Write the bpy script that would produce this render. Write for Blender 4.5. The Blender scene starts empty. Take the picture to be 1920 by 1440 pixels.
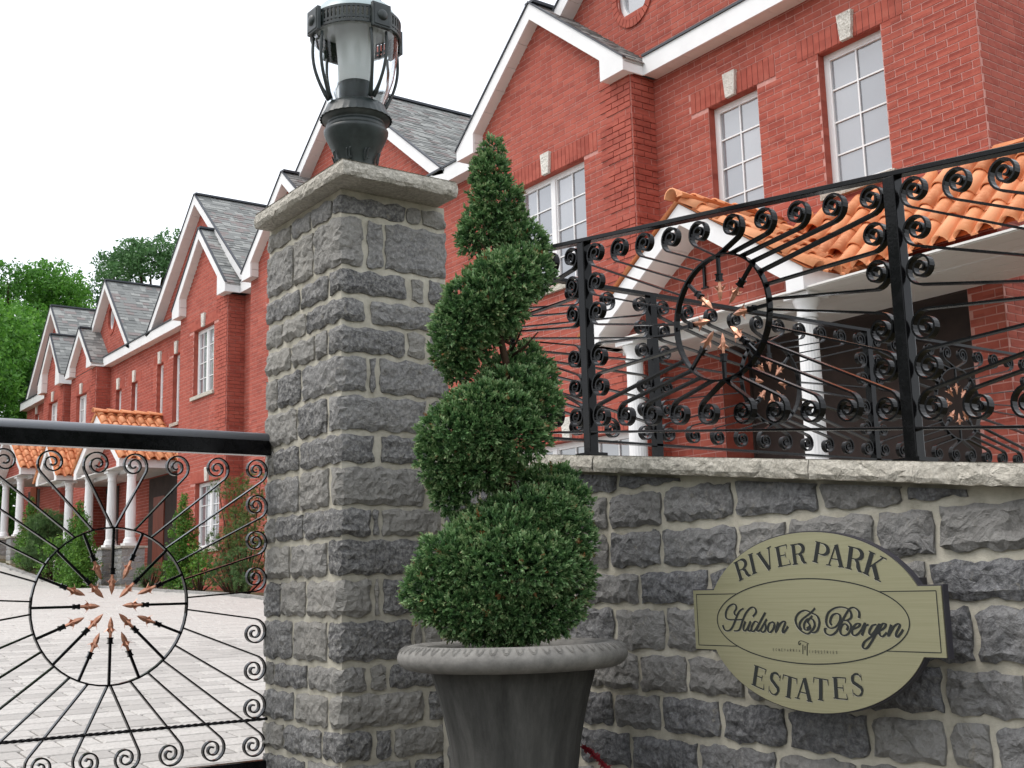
import bpy, math, random
from math import sin, cos, pi, radians, sqrt, atan2, asin, floor
from mathutils import Vector, Matrix, noise as mnoise
import numpy as np
random.seed(7)
SC = bpy.context.scene
COL = SC.collection

# ---------------------------------------------------------------- camera
cam = bpy.data.cameras.new('camera'); cam.sensor_width = 36; cam.lens = 2215/1920*36
cam.clip_start = .05; cam.clip_end = 2000
co = bpy.data.objects.new('camera', cam); COL.objects.link(co)
yaw, pitch, roll = radians(-54.1), radians(9.8), radians(-1.5)
F_ = Vector((cos(pitch)*sin(yaw), cos(pitch)*cos(yaw), sin(pitch)))
r_ = Vector((cos(yaw), -sin(yaw), 0)); u_ = r_.cross(F_)
R_ = cos(roll)*r_+sin(roll)*u_; U_ = -sin(roll)*r_+cos(roll)*u_
co.matrix_world = Matrix(((R_[0], U_[0], -F_[0], 0), (R_[1], U_[1], -F_[1], 0), (R_[2], U_[2], -F_[2], 0), (0, 0, 0, 1)))
SC.camera = co

# ---------------------------------------------------------------- light
w = bpy.data.worlds.new('World'); SC.world = w; w.use_nodes = True
nt = w.node_tree; nt.nodes.clear()
SUN_EL, SUN_ROT = radians(58), radians(-150)
sky = nt.nodes.new('ShaderNodeTexSky'); sky.sky_type = 'NISHITA'; sky.sun_disc = False
sky.sun_elevation = SUN_EL; sky.sun_rotation = SUN_ROT; sky.dust_density = 4
b1 = nt.nodes.new('ShaderNodeBackground'); b1.inputs[1].default_value = .05
b2 = nt.nodes.new('ShaderNodeBackground'); b2.inputs[1].default_value = 1.0
tc = nt.nodes.new('ShaderNodeTexCoord'); ns = nt.nodes.new('ShaderNodeTexNoise'); ns.inputs['Scale'].default_value = 1.6; ns.inputs['Detail'].default_value = 4
cr = nt.nodes.new('ShaderNodeValToRGB')
cr.color_ramp.elements[0].position = .3; cr.color_ramp.elements[0].color = (.86, .89, .94, 1)
cr.color_ramp.elements[1].position = .7; cr.color_ramp.elements[1].color = (1.04, 1.04, 1.03, 1)
add = nt.nodes.new('ShaderNodeAddShader'); out = nt.nodes.new('ShaderNodeOutputWorld')
nt.links.new(sky.outputs[0], b1.inputs[0]); nt.links.new(tc.outputs['Generated'], ns.inputs['Vector'])
nt.links.new(ns.outputs['Fac'], cr.inputs[0]); nt.links.new(cr.outputs[0], b2.inputs[0])
nt.links.new(b1.outputs[0], add.inputs[0]); nt.links.new(b2.outputs[0], add.inputs[1]); nt.links.new(add.outputs[0], out.inputs[0])
sl = bpy.data.lights.new('sun', 'SUN'); sl.energy = 1.0; sl.angle = radians(25); sl.color = (1, .97, .93)
so = bpy.data.objects.new('sun', sl); COL.objects.link(so)
sd = Vector((sin(SUN_ROT)*cos(SUN_EL), cos(SUN_ROT)*cos(SUN_EL), sin(SUN_EL)))
so.rotation_euler = sd.to_track_quat('Z', 'Y').to_euler()
vs = SC.view_settings; vs.view_transform = 'Standard'; vs.look = 'None'; vs.gamma = 1; vs.use_curve_mapping = False; vs.exposure = 0.44

# ---------------------------------------------------------------- helpers
def tag(o, label=None, cat=None, group=None, kind=None):
    if label: o['label'] = label
    if cat: o['category'] = cat
    if group: o['group'] = group
    if kind: o['kind'] = kind
    return o
def thing(name, loc, label, cat, group=None):
    o = bpy.data.objects.new(name, None); COL.objects.link(o); o.location = loc; o.empty_display_size = .1
    return tag(o, label, cat, group)
def wloc(o):
    v = Vector(o.location)
    return v if o.parent is None else v+(wloc(o.parent)+o.matrix_parent_inverse.translation)
def link(name, me, parent=None, mw=None):
    """object whose mesh is in world coordinates (or placed with mw)"""
    o = bpy.data.objects.new(name, me); COL.objects.link(o)
    if parent is not None:
        o.parent = parent
        o.matrix_parent_inverse = Matrix.Translation(-wloc(parent))
    if mw is not None: o.matrix_basis = mw
    return o
class MB:
    def __init__(s): s.v = []; s.f = []; s.m = []; s.sm = []
    def add(s, vs, fs, m=0, sm=False):
        b = len(s.v); s.v += [tuple(x) for x in vs]; s.f += [tuple(i+b for i in f) for f in fs]; s.m += [m]*len(fs); s.sm += [sm]*len(fs)
    def box(s, a, b, m=0, faces=None):
        x0, y0, z0 = a; x1, y1, z1 = b
        V = [(x0,y0,z0),(x1,y0,z0),(x1,y1,z0),(x0,y1,z0),(x0,y0,z1),(x1,y0,z1),(x1,y1,z1),(x0,y1,z1)]
        Fs = [(0,3,2,1),(4,5,6,7),(0,1,5,4),(1,2,6,5),(2,3,7,6),(3,0,4,7)]
        s.add(V, Fs if faces is None else [Fs[i] for i in faces], m)
    def obox(s, c, ax, ay, az, m=0):
        c = Vector(c); V = [c+i*ax+j*ay+k*az for k in (-1, 1) for j in (-1, 1) for i in (-1, 1)]
        s.add(V, [(0,2,3,1),(4,5,7,6),(0,1,5,4),(1,3,7,5),(3,2,6,7),(2,0,4,6)], m)
    def bar(s, a, b, w_, h_, up=Vector((0,0,1)), m=0):
        a = Vector(a); b = Vector(b); d = (b-a); L = d.length; d.normalize(); sx = d.cross(up); sx.normalize(); u = sx.cross(d)
        s.obox((a+b)/2, d*L/2, sx*w_/2, u*h_/2, m)
    def prism(s, poly, y0, y1, m=0, plane='xz'):
        n = len(poly)
        mp = (lambda p, y: (p[0], y, p[1])) if plane == 'xz' else (lambda p, y: (y, p[0], p[1]))
        V = [mp(p, y0) for p in poly]+[mp(p, y1) for p in poly]
        s.add(V, [tuple(range(n)), tuple(range(2*n-1, n-1, -1))]+[(i, i+n, (i+1) % n+n, (i+1) % n) for i in range(n)], m)
    def lathe(s, prof, c, n=32, m=0, sm=True, cap=False, rf=None):
        V = []
        for r, z in prof:
            for i in range(n):
                a = 2*pi*i/n; rr = r if rf is None else rf(r, z, a)
                V.append((c[0]+rr*cos(a), c[1]+rr*sin(a), c[2]+z))
        Fs = [(j*n+i, j*n+(i+1) % n, (j+1)*n+(i+1) % n, (j+1)*n+i) for j in range(len(prof)-1) for i in range(n)]
        if cap: Fs += [tuple(range(n-1, -1, -1)), tuple((len(prof)-1)*n+i for i in range(n))]
        s.add(V, Fs, m, sm)
    def tube(s, pts, r, n=6, m=0, sm=True):
        pts = [Vector(p) for p in pts]; V = []; k = len(pts)
        for i, p in enumerate(pts):
            d = (pts[min(i+1, k-1)]-pts[max(i-1, 0)]).normalized(); a = d.orthogonal().normalized(); b = d.cross(a)
            if i and True:
                a = (pa-d*pa.dot(d)).normalized(); b = d.cross(a)
            pa = a; rr = r[i] if isinstance(r, (list, tuple)) else r
            V += [p+rr*(cos(2*pi*j/n)*a+sin(2*pi*j/n)*b) for j in range(n)]
        Fs = [(i*n+j, i*n+(j+1) % n, (i+1)*n+(j+1) % n, (i+1)*n+j) for i in range(k-1) for j in range(n)]
        Fs += [tuple(range(n-1, -1, -1)), tuple((k-1)*n+j for j in range(n))]
        s.add(V, Fs, m, sm)
    def mesh(s, name, mats, bevel=0):
        me = bpy.data.meshes.new(name); me.from_pydata(s.v, [], s.f)
        for m in (mats if isinstance(mats, (list, tuple)) else [mats]): me.materials.append(m)
        me.polygons.foreach_set('material_index', s.m); me.polygons.foreach_set('use_smooth', s.sm); me.update()
        return me
    def build(s, name, mats, parent=None, mw=None):
        return link(name, s.mesh(name, mats), parent, mw)
def bevel(o, w_=.003, seg=2):
    m = o.modifiers.new('bevel', 'BEVEL'); m.width = w_; m.segments = seg; m.limit_method = 'ANGLE'; m.angle_limit = radians(40)
    return o

# ---------------------------------------------------------------- materials
class N:
    def __init__(s, name, rough=.8, metal=0., spec=None):
        s.mat = bpy.data.materials.new(name); s.mat.use_nodes = True; s.t = s.mat.node_tree
        s.b = s.t.nodes['Principled BSDF']; s.b.inputs['Roughness'].default_value = rough; s.b.inputs['Metallic'].default_value = metal
        if spec is not None: s.b.inputs['Specular IOR Level'].default_value = spec
        s.co = s.n('ShaderNodeTexCoord')
    def n(s, t, **k):
        x = s.t.nodes.new(t)
        for a, v in k.items(): setattr(x, a, v)
        return x
    def l(s, a, b): s.t.links.new(a, b)
    def vec(s, scale=(1,1,1), src='Object', rot=(0,0,0)):
        m = s.n('ShaderNodeMapping'); m.inputs['Scale'].default_value = scale; m.inputs['Rotation'].default_value = rot; s.l(s.co.outputs[src], m.inputs[0]); return m.outputs[0]
    def noise(s, scale, detail=4, rough=.6, v=None, dist=0):
        x = s.n('ShaderNodeTexNoise'); x.inputs['Scale'].default_value = scale; x.inputs['Detail'].default_value = detail; x.inputs['Roughness'].default_value = rough; x.inputs['Distortion'].default_value = dist
        s.l(v if v is not None else s.co.outputs['Object'], x.inputs['Vector']); return x.outputs['Fac']
    def vor(s, scale, feat='F1', v=None, out='Distance'):
        x = s.n('ShaderNodeTexVoronoi'); x.feature = feat; x.inputs['Scale'].default_value = scale
        s.l(v if v is not None else s.co.outputs['Object'], x.inputs['Vector']); return x.outputs[out]
    def ramp(s, fac, cols, pos=None):
        x = s.n('ShaderNodeValToRGB'); e = x.color_ramp.elements
        while len(e) < len(cols): e.new(.5)
        for i, c in enumerate(cols):
            e[i].position = pos[i] if pos else i/(len(cols)-1); e[i].color = tuple(c)+(1,)
        s.l(fac, x.inputs[0]); return x.outputs[0]
    def mix(s, fac, a, b, mode='MIX'):
        x = s.n('ShaderNodeMix'); x.data_type = 'RGBA'; x.blend_type = mode
        for i, v in ((0, fac), (6, a), (7, b)):
            if hasattr(v, 'links'): s.l(v, x.inputs[i])
            else: x.inputs[i].default_value = v if i == 0 else tuple(v)+(1,)
        return x.outputs[2]
    def math(s, op, a, b=0):
        x = s.n('ShaderNodeMath'); x.operation = op
        for i, v in ((0, a), (1, b)):
            if hasattr(v, 'links'): s.l(v, x.inputs[i])
            else: x.inputs[i].default_value = v
        return x.outputs[0]
    def rnd(s): return s.n('ShaderNodeObjectInfo').outputs['Random']
    def attr(s, name='tint'):
        x = s.n('ShaderNodeAttribute'); x.attribute_name = name; return x.outputs['Fac']
    def col(s, c):
        if hasattr(c, 'links'): s.l(c, s.b.inputs['Base Color'])
        else: s.b.inputs['Base Color'].default_value = tuple(c)+(1,)
    def bump(s, h, strength=.4, dist=.01):
        x = s.n('ShaderNodeBump'); x.inputs['Strength'].default_value = strength; x.inputs['Distance'].default_value = dist
        s.l(h, x.inputs['Height'])
        if getattr(s, '_bn', None) is not None: s.l(s._bn, x.inputs['Normal'])
        s._bn = x.outputs[0]; s.l(x.outputs[0], s.b.inputs['Normal'])
def W3(v, k): return tuple(a*k for a in v)

def m_stone(name, a, b, c, warm=(.34,.31,.25)):
    n = N(name, .85, spec=.3)
    big = n.noise(7, 5, .65); f = n.noise(60, 6, .7); r = n.rnd()
    base = n.ramp(n.math('ADD', n.math('MULTIPLY', big, .62), n.math('MULTIPLY', r, .48)), [a, b, c], [.25, .5, .8])
    base = n.mix(n.ramp(f, [(0,0,0), (1,1,1)], [.42, .75]), base, W3(c, 1.25))
    veins = n.ramp(n.noise(14, 8, .75, dist=1.5), [(0,0,0), (1,1,1)], [.58, .68])
    base = n.mix(n.math('MULTIPLY', veins, .55), base, warm)
    base = n.mix(n.ramp(n.math('ADD', r, n.math('MULTIPLY', n.noise(3, 4), .5)), [(0,0,0), (.32,.32,.32)], [.7, 1.0]), base, W3(warm, .75))
    n.col(base)
    n.bump(n.math('ABSOLUTE', n.math('SUBTRACT', n.noise(11, 5, .6, dist=.8), .5)), 1.0, .035); n.bump(n.noise(24, 6, .75, dist=.5), .9, .014); n.bump(n.vor(30), .6, .012); n.bump(n.noise(130, 5, .75), .5, .004)
    return n.mat
M = {}
M['stone'] = m_stone('grey_rock', (.058,.058,.062), (.125,.126,.132), (.26,.262,.265))
M['stoneL'] = m_stone('warm_grey_rock', (.088,.088,.090), (.188,.186,.184), (.345,.338,.32))
M['cap'] = m_stone('limestone', (.33,.31,.265), (.47,.44,.38), (.58,.55,.48), (.50,.46,.38))
M['blockstone'] = m_stone('pale_block', (.22,.22,.22), (.30,.30,.30), (.38,.38,.38))
M['keystone'] = m_stone('keystone_rock', (.45,.43,.38), (.62,.6,.54), (.75,.73,.68), (.42,.33,.27))
n = N('mortar', .95, spec=.2); n.col(n.ramp(n.noise(12, 6, .7), [(.36,.335,.27), (.50,.47,.39), (.60,.57,.48)], [.3,.5,.7])); n.bump(n.noise(50, 6, .8), .7, .006); M['mortar'] = n.mat
def m_brick(name):
    n = N(name, .85, spec=.25)
    # one random value per brick cell
    v = n.vec((1/.232, 1/.232, 1/.0762)); fl = n.n('ShaderNodeVectorMath', operation='FLOOR'); n.l(v, fl.inputs[0])
    wn = n.n('ShaderNodeTexWhiteNoise'); n.l(fl.outputs[0], wn.inputs['Vector'])
    c = n.ramp(n.math('ADD', n.math('MULTIPLY', wn.outputs['Value'], .6), n.math('MULTIPLY', n.rnd(), .4)), [(.235,.050,.036), (.335,.076,.053), (.415,.104,.072)], [.1,.5,.9])
    c = n.mix(n.ramp(n.noise(9, 5, .7), [(0,0,0),(1,1,1)], [.5,.8]), c, (.43,.14,.10)); c = n.mix(n.ramp(n.noise(1.3, 4, .6), [(0,0,0),(.5,.5,.5)], [.45,.7]), c, (.42,.11,.08))
    st = n.noise(1, 6, .75, v=n.vec((1.6, 1.6, .25))); c = n.mix(n.ramp(st, [(0,0,0),(.45,.45,.45)], [.52,.72]), c, (.20,.05,.036)); c = n.mix(n.ramp(n.noise(2.2, 7, .8), [(0,0,0),(.3,.3,.3)], [.62,.76]), c, (.50,.22,.17))
    n.col(c); n.bump(n.noise(70, 5, .7), .4, .004); return n.mat
M['brick'] = m_brick('red_brick')
n = N('pink_mortar', .95, spec=.2); n.col(n.ramp(n.noise(14, 5), [(.45,.205,.175), (.60,.32,.28)], [.3,.7])); M['bmortar'] = n.mat
n = N('reflector_white', .4); n.col((.75,.76,.74)); M['refl'] = n.mat
n = N('white_paint', .45); n.col(n.ramp(n.noise(3, 5), [(.74,.74,.74), (.82,.82,.82)], [.3,.7])); M['white'] = n.mat
n = N('soffit_vinyl', .5); n.col(n.ramp(n.noise(2, 4), [(.68,.66,.63), (.76,.74,.71)], [.3,.7])); M['soffit'] = n.mat
n = N('dark_flashing', .5); n.col((.035,.04,.05)); M['flash'] = n.mat
n = N('iron_paint', .14, spec=.17); n.col(n.ramp(n.noise(25, 4), [(.003,.003,.0035), (.008,.008,.009)], [.4,.7])); n.bump(n.noise(90, 3), .12, .002); M['iron'] = n.mat
n = N('lantern_paint', .4); n.col(n.ramp(n.noise(22, 5), [(.012,.018,.018), (.028,.039,.038)], [.35,.7])); n.bump(n.noise(120, 4), .2, .002); M['lantern'] = n.mat
n = N('lantern_top_paint', .35); n.col((.20,.23,.33)); M['lanterntop'] = n.mat
n = N('copper_paint', .38, .75); n.col(n.ramp(n.noise(60, 4), [(.42,.19,.12), (.62,.33,.22)], [.3,.7])); M['copper'] = n.mat
n = N('brass_plate', .36, .7)
st = n.vec((3, 3, 260)); n.col(n.ramp(n.noise(1, 4, .6, v=st), [(.385,.37,.235), (.46,.44,.29)], [.3,.7])); n.bump(n.noise(1.2, 3, .6, v=st), .06, .002); n.bump(n.noise(2.5, 2), .05, .02); M['brass'] = n.mat
n = N('engraving', .6, spec=.25); n.col((.022,.025,.024)); M['ink'] = n.mat
n = N('sign_back', .45); n.col((.035,.033,.042)); M['signback'] = n.mat
n = N('cast_stone', .9, spec=.25)
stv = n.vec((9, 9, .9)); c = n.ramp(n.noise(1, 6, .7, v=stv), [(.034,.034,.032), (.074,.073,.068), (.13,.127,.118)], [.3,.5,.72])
geo = n.n('ShaderNodeNewGeometry'); sep = n.n('ShaderNodeSeparateXYZ'); n.l(geo.outputs['Position'], sep.inputs[0])
c = n.mix(n.ramp(n.math('ADD', sep.outputs[2], n.math('MULTIPLY', n.noise(8, 5), .03)), [(0,0,0),(1,1,1)], [.0, .001]), c, (.2,.19,.17)) if False else c
n.col(c); n.bump(n.noise(70, 6, .75), .5, .004); n.bump(n.noise(9, 4), .3, .01); M['urn'] = n.mat
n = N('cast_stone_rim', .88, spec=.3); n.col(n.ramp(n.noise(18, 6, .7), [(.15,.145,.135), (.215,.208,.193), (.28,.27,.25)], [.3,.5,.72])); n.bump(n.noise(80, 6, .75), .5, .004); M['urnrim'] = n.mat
n = N('soil', 1, spec=.1); n.col(n.ramp(n.noise(40, 6), [(.012,.008,.005), (.05,.03,.02)], [.3,.7])); n.bump(n.noise(60, 6), 1, .02); M['soil'] = n.mat
def m_shingle(name, c):
    n = N(name, .95, spec=.2); v = n.vec((1/.3, 1/.3, 1/.1)); fl = n.n('ShaderNodeVectorMath', operation='FLOOR'); n.l(v, fl.inputs[0])
    n.col(n.mix(n.ramp(n.noise(60, 5, .7), [(0,0,0),(1,1,1)], [.4,.7]), c, W3(c, 1.5))); n.bump(n.noise(120, 4), .5, .004); return n.mat
M['sh'] = [m_shingle('shingle_mid', (.19,.195,.19)), m_shingle('shingle_light', (.26,.265,.255)), m_shingle('shingle_dark', (.15,.155,.152)), m_shingle('shingle_brown', (.20,.175,.17))]
n = N('clay_tile', .6, spec=.35); n.col(n.mix(n.ramp(n.noise(20, 5), [(0,0,0),(1,1,1)], [.45,.75]), n.ramp(n.rnd(), [(.50,.17,.07), (.66,.26,.11), (.80,.37,.19)]), (.76,.34,.17))); n.bump(n.noise(60, 4), .2, .003); M['tile'] = n.mat
n = N('clay_tile_joined', .6, spec=.35); n.col(n.ramp(n.noise(4, 5), [(.48,.15,.05), (.66,.23,.09), (.72,.29,.13)], [.3,.5,.7])); M['tileJ'] = n.mat
n = N('paver', .9, spec=.25); c = n.ramp(n.math('ADD', n.math('MULTIPLY', n.rnd(), .6), n.math('MULTIPLY', n.noise(3, 5), .5)), [(.36,.345,.325), (.46,.44,.415), (.54,.52,.49)], [.15,.5,.9]); n.col(n.mix(n.ramp(n.noise(50, 6, .7), [(0,0,0),(1,1,1)], [.45,.8]), c, (.30,.29,.27))); n.bump(n.noise(80, 5, .7), .5, .004); M['paver'] = n.mat
n = N('joint_sand', 1, spec=.1); n.col(n.ramp(n.noise(6, 6), [(.09,.085,.075), (.16,.15,.135)], [.3,.7])); M['sand'] = n.mat
n = N('ground_earth', 1, spec=.1); n.col(n.ramp(n.noise(.8, 8, .7), [(.05,.06,.025), (.10,.085,.05), (.16,.13,.09)], [.3,.5,.7])); n.bump(n.noise(4, 8), .6, .05); M['earth'] = n.mat
n = N('window_glass', .06, spec=1.0); n.col(n.ramp(n.math('ADD', n.math('MULTIPLY', n.rnd(), .5), n.math('MULTIPLY', n.noise(.7, 3), .5)), [(.15,.16,.18), (.30,.31,.33)], [.3,.7])); n.b.inputs['Coat Weight'].default_value = 1; n.b.inputs['Coat Roughness'].default_value = .03; n.b.inputs['Coat IOR'].default_value = 1.9; M['glass'] = n.mat
n = N('window_curtain', .9); n.col((.30,.31,.31)); M['curtain'] = n.mat
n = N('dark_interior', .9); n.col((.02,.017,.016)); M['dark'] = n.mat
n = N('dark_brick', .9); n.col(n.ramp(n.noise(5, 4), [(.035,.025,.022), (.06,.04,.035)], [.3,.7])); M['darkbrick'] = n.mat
n = N('wood_door', .5); n.col(n.ramp(n.noise(3, 4, v=n.vec((8,8,1))), [(.16,.035,.018), (.26,.06,.03)], [.3,.7])); M['door'] = n.mat
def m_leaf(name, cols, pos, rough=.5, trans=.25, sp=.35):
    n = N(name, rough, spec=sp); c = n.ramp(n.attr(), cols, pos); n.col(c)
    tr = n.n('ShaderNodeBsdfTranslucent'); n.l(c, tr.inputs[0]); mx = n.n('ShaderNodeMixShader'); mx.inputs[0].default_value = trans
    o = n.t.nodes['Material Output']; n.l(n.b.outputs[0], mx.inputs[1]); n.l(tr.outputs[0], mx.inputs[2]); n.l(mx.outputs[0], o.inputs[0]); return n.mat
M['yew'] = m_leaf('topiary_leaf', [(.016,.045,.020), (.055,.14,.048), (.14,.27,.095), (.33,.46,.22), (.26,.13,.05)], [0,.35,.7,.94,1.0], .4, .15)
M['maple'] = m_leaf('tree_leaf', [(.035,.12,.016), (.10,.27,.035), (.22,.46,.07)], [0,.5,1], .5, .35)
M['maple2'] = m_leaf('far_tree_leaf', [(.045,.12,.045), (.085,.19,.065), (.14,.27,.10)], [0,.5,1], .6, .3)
M['cedar'] = m_leaf('cedar_leaf', [(.03,.09,.012), (.08,.20,.025), (.17,.32,.045)], [0,.5,1], .6, .2)
M['pine'] = m_leaf('pine_leaf', [(.05,.09,.025), (.12,.20,.05), (.26,.20,.09)], [0,.6,1], .6, .2)
M['juniper'] = m_leaf('juniper_leaf', [(.04,.09,.03), (.10,.19,.06), (.19,.28,.11)], [0,.6,1], .6, .2)
M['redleaf'] = m_leaf('red_leaf', [(.25,.02,.03), (.42,.05,.06)], [0,1], .5, .2)
n = N('bark', .95, spec=.2); n.col(n.ramp(n.noise(12, 6, v=n.vec((3,3,.6))), [(.03,.018,.012), (.085,.055,.035)], [.3,.7])); n.bump(n.noise(20, 6, v=n.vec((3,3,.6))), .8, .01); M['bark'] = n.mat
n = N('frosted_glass', .5); n.col((.86,.87,.84)); n.b.inputs['Transmission Weight'].default_value = .12; M['frost'] = n.mat
n = N('clear_glass', .03); n.col((.92,.95,.96)); n.b.inputs['Transmission Weight'].default_value = 1; n.b.inputs['IOR'].default_value = 1.3; M['clear'] = n.mat

# ---------------------------------------------------------------- ground
GP = [(40,-3.6),(0,-1.5),(-4.9,-.88),(-17.5,-.05),(-24,.17),(-28,.3),(-36,1.2),(-60,3.2),(-400,6)]
def gz(x):
    if x >= GP[0][0]: return GP[0][1]
    for (a, za), (b, zb) in zip(GP, GP[1:]):
        if x >= b: return za+(zb-za)*(a-x)/(a-b)
    return GP[-1][1]
xs = sorted(set([60, 40, 20, 5, 0, -2, -4.9, -9, -13, -17.5, -20, -24, -26, -28, -31, -36, -45, -60, -120, -400]), reverse=True)
mb = MB(); V = []
for x in xs: V += [(x, -300, gz(x)-.01), (x, 300, gz(x)-.01)]
mb.add(V, [(2*i, 2*i+2, 2*i+3, 2*i+1) for i in range(len(xs)-1)], 0, True)
tag(mb.build('ground', M['earth']), kind='structure')
mb = MB(); V = []
xd = [x for x in [5, 0, -2, -4.9, -9, -13, -17.5, -20, -24, -26, -28, -31, -36, -45, -60]]
for x in xd: V += [(x, -8, gz(x)+.012), (x, 2.1 if x > -4.9 else (7.45), gz(x)+.012)]
mb.add(V, [(2*i, 2*i+2, 2*i+3, 2*i+1) for i in range(len(xd)-1)], 0, True)
drv = tag(mb.build('driveway', M['sand']), kind='structure')
# pavers
def paver_mesh(L, Wd, seed):
    rr = random.Random(seed); h = .016; c = .007; m = MB()
    V = []
    for z, k in ((-.02, 0), (h-c, 0), (h, c)):
        V += [(-Wd/2+k, -L/2+k, z), (Wd/2-k, -L/2+k, z), (Wd/2-k, L/2-k, z), (-Wd/2+k, L/2-k, z)]
    m.add(V, [(0,1,5,4),(1,2,6,5),(2,3,7,6),(3,0,4,7),(4,5,9,8),(5,6,10,9),(6,7,11,10),(7,4,8,11),(8,9,10,11)])
    return m
PL = [paver_mesh(l, .188, i) for i, l in enumerate((.288, .388, .188))]
PM = [p.mesh('paver', M['paver']) for p in PL]
rp = random.Random(3); cand = []
row = 0; x = -5.2
while x > -34:
    y = -6+rp.random()*.3
    while y < 7.3:
        k = rp.choice((0, 1, 1, 2)); L = (.3, .4, .2)[k]
        sl_ = (gz(x-.1)-gz(x+.1))/.2
        cand.append((x, y+L/2, k, sl_)); y += L
    x -= .2
def px_size(c): return (c[0]**2+c[1]**2)
vis = [c for c in cand if c[0] < -5.2 and atan2(c[1], -c[0]) > radians(90-54.1-25-22) and atan2(c[1], -c[0]) < radians(31)]
# keep those seen through the gate, nearest first
vis = [c for c in cand if radians(9) < atan2(c[1], -c[0]) < radians(26)]
vis.sort(key=px_size); near = vis[:300]; ns_ = set(id(c) for c in near)
for c in near:
    o = link('paver', PM[c[2]], drv, Matrix.Translation((c[0], c[1], gz(c[0])+.012+rp.uniform(-.0015, .0015))) @ Matrix.Rotation(atan2(c[3], 1), 4, 'Y') @ Matrix.Rotation(rp.uniform(-.008, .008), 4, 'Z'))
mb = MB()
for c in cand:
    if id(c) in ns_: continue
    if atan2(c[1], -c[0]) < radians(-5): continue
    z0 = gz(c[0])+.012+rp.uniform(-.0015, .0015)
    mb.add([(c[0]+v[0], c[1]+v[1], z0+v[2]-c[3]*v[0]) for v in PL[c[2]].v], PL[c[2]].f)
tag(mb.build('paver', M['paver'], drv), kind='stuff')
# planting bed edge between the driveway and the houses
mb = MB()
for i in range(60):
    x0 = -5.3-i*.5
    mb.add([(x0,7.4,gz(x0)-.05),(x0-.49,7.4,gz(x0-.49)-.05),(x0-.49,7.5,gz(x0-.49)-.05),(x0,7.5,gz(x0)-.05),(x0,7.4,gz(x0)+.07),(x0-.49,7.4,gz(x0-.49)+.07),(x0-.49,7.5,gz(x0-.49)+.07),(x0,7.5,gz(x0)+.07)], [(0,1,2,3),(4,7,6,5),(0,4,5,1),(1,5,6,2),(2,6,7,3),(3,7,4,0)])
tag(mb.build('kerb', M['blockstone']), kind='structure')
# ---------------------------------------------------------------- rock-faced stones
def stone_mesh(pos, s0, s1, t0, t1, seed, depth=.034, back=.03, t1f=None, ds=.02):
    """a split-face stone laid on a surface: pos(s, t, h) -> point; h is how far it stands out"""
    rr = random.Random(seed); L = s1-s0; H = t1-t0
    ns = max(3, int(L/ds)); nt_ = max(3, int(H/ds)); ns = min(ns, 22); nt_ = min(nt_, 12)
    facets = []
    for k in range(rr.randint(4, 7)):
        cx, cz = rr.uniform(0, L), rr.uniform(0, H); a = rr.uniform(0, 2*pi); g = rr.uniform(.15, .8)
        facets.append((cx, cz, cos(a)*g, sin(a)*g, rr.uniform(.75, 1.05)*depth))
    facets.append((L/2, 0, 0, -rr.uniform(.4, 1.0), depth*rr.uniform(.35, .8)))   # undercut lower edge
    ph = [rr.uniform(0, 6) for _ in range(8)]
    V = []; idx = {}
    for j in range(nt_+1):
        for i in range(ns+1):
            u = i/ns; v = j/nt_
            s = s0+u*L; t = t0+v*H
            if 0 < i < ns: s += rr.uniform(-.3, .3)*L/ns
            if 0 < j < nt_: t += rr.uniform(-.3, .3)*H/nt_
            # ragged outline
            e = .005
            if i in (0, ns): s += e*sin(t*60+ph[0]+i)+rr.uniform(-.003, .003)
            if j in (0, nt_): t += e*sin(s*50+ph[1]+j)+rr.uniform(-.004, .004)
            if i in (0, ns) and j in (0, nt_):
                s += (.003 if i == 0 else -.003); t += (.003 if j == 0 else -.003)
            if t1f is not None: t = min(t, t1f(s))
            lu = (s-s0); lv = (t-t0)
            h = min(c+gx*(lu-cx)+gz_*(lv-cz) for cx, cz, gx, gz_, c in facets)
            h = max(h, depth*.2)
            ed = min(lu, L-lu, lv, H-lv)
            k = min(1, max(0, ed)/.013)
            rg = abs(mnoise.noise(Vector((s*13, t*19, seed*.37))))+.5*abs(mnoise.noise(Vector((s*31, t*43, seed*.11))))
            h = (h+.016*(.45-rg))*(.25+.75*sqrt(k))+rr.uniform(-.0025, .0025)*(k > .2)
            h += .010
            if i in (0, ns) or j in (0, nt_): h = rr.uniform(.005, .012)
            V.append(pos(s, t, h))
    Fs = [(j*(ns+1)+i, j*(ns+1)+i+1, (j+1)*(ns+1)+i+1, (j+1)*(ns+1)+i) for j in range(nt_) for i in range(ns)]
    ring = [i for i in range(ns+1)]+[j*(ns+1)+ns for j in range(1, nt_+1)]+[nt_*(ns+1)+i for i in range(ns-1, -1, -1)]+[j*(ns+1) for j in range(nt_-1, 0, -1)]
    b = len(V)
    for q in ring:
        i = q % (ns+1); j = q//(ns+1)
        s = s0+L*i/ns; t = t0+H*j/nt_
        if t1f is not None: t = min(t, t1f(s))
        V.append(pos(s, t, -back))
    n_ = len(ring)
    Fs += [(ring[(k+1) % n_], ring[k], b+k, b+(k+1) % n_) for k in range(n_)]
    tri = []
    for f in Fs:
        if len(f) == 4:
            tri += [(f[0], f[1], f[2]), (f[0], f[2], f[3])] if (f[0]*7+f[2]) % 3 else [(f[0], f[1], f[3]), (f[1], f[2], f[3])]
    me = bpy.data.meshes.new('stone'); me.from_pydata([tuple(v) for v in V], [], tri); me.update()
    return me
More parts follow.
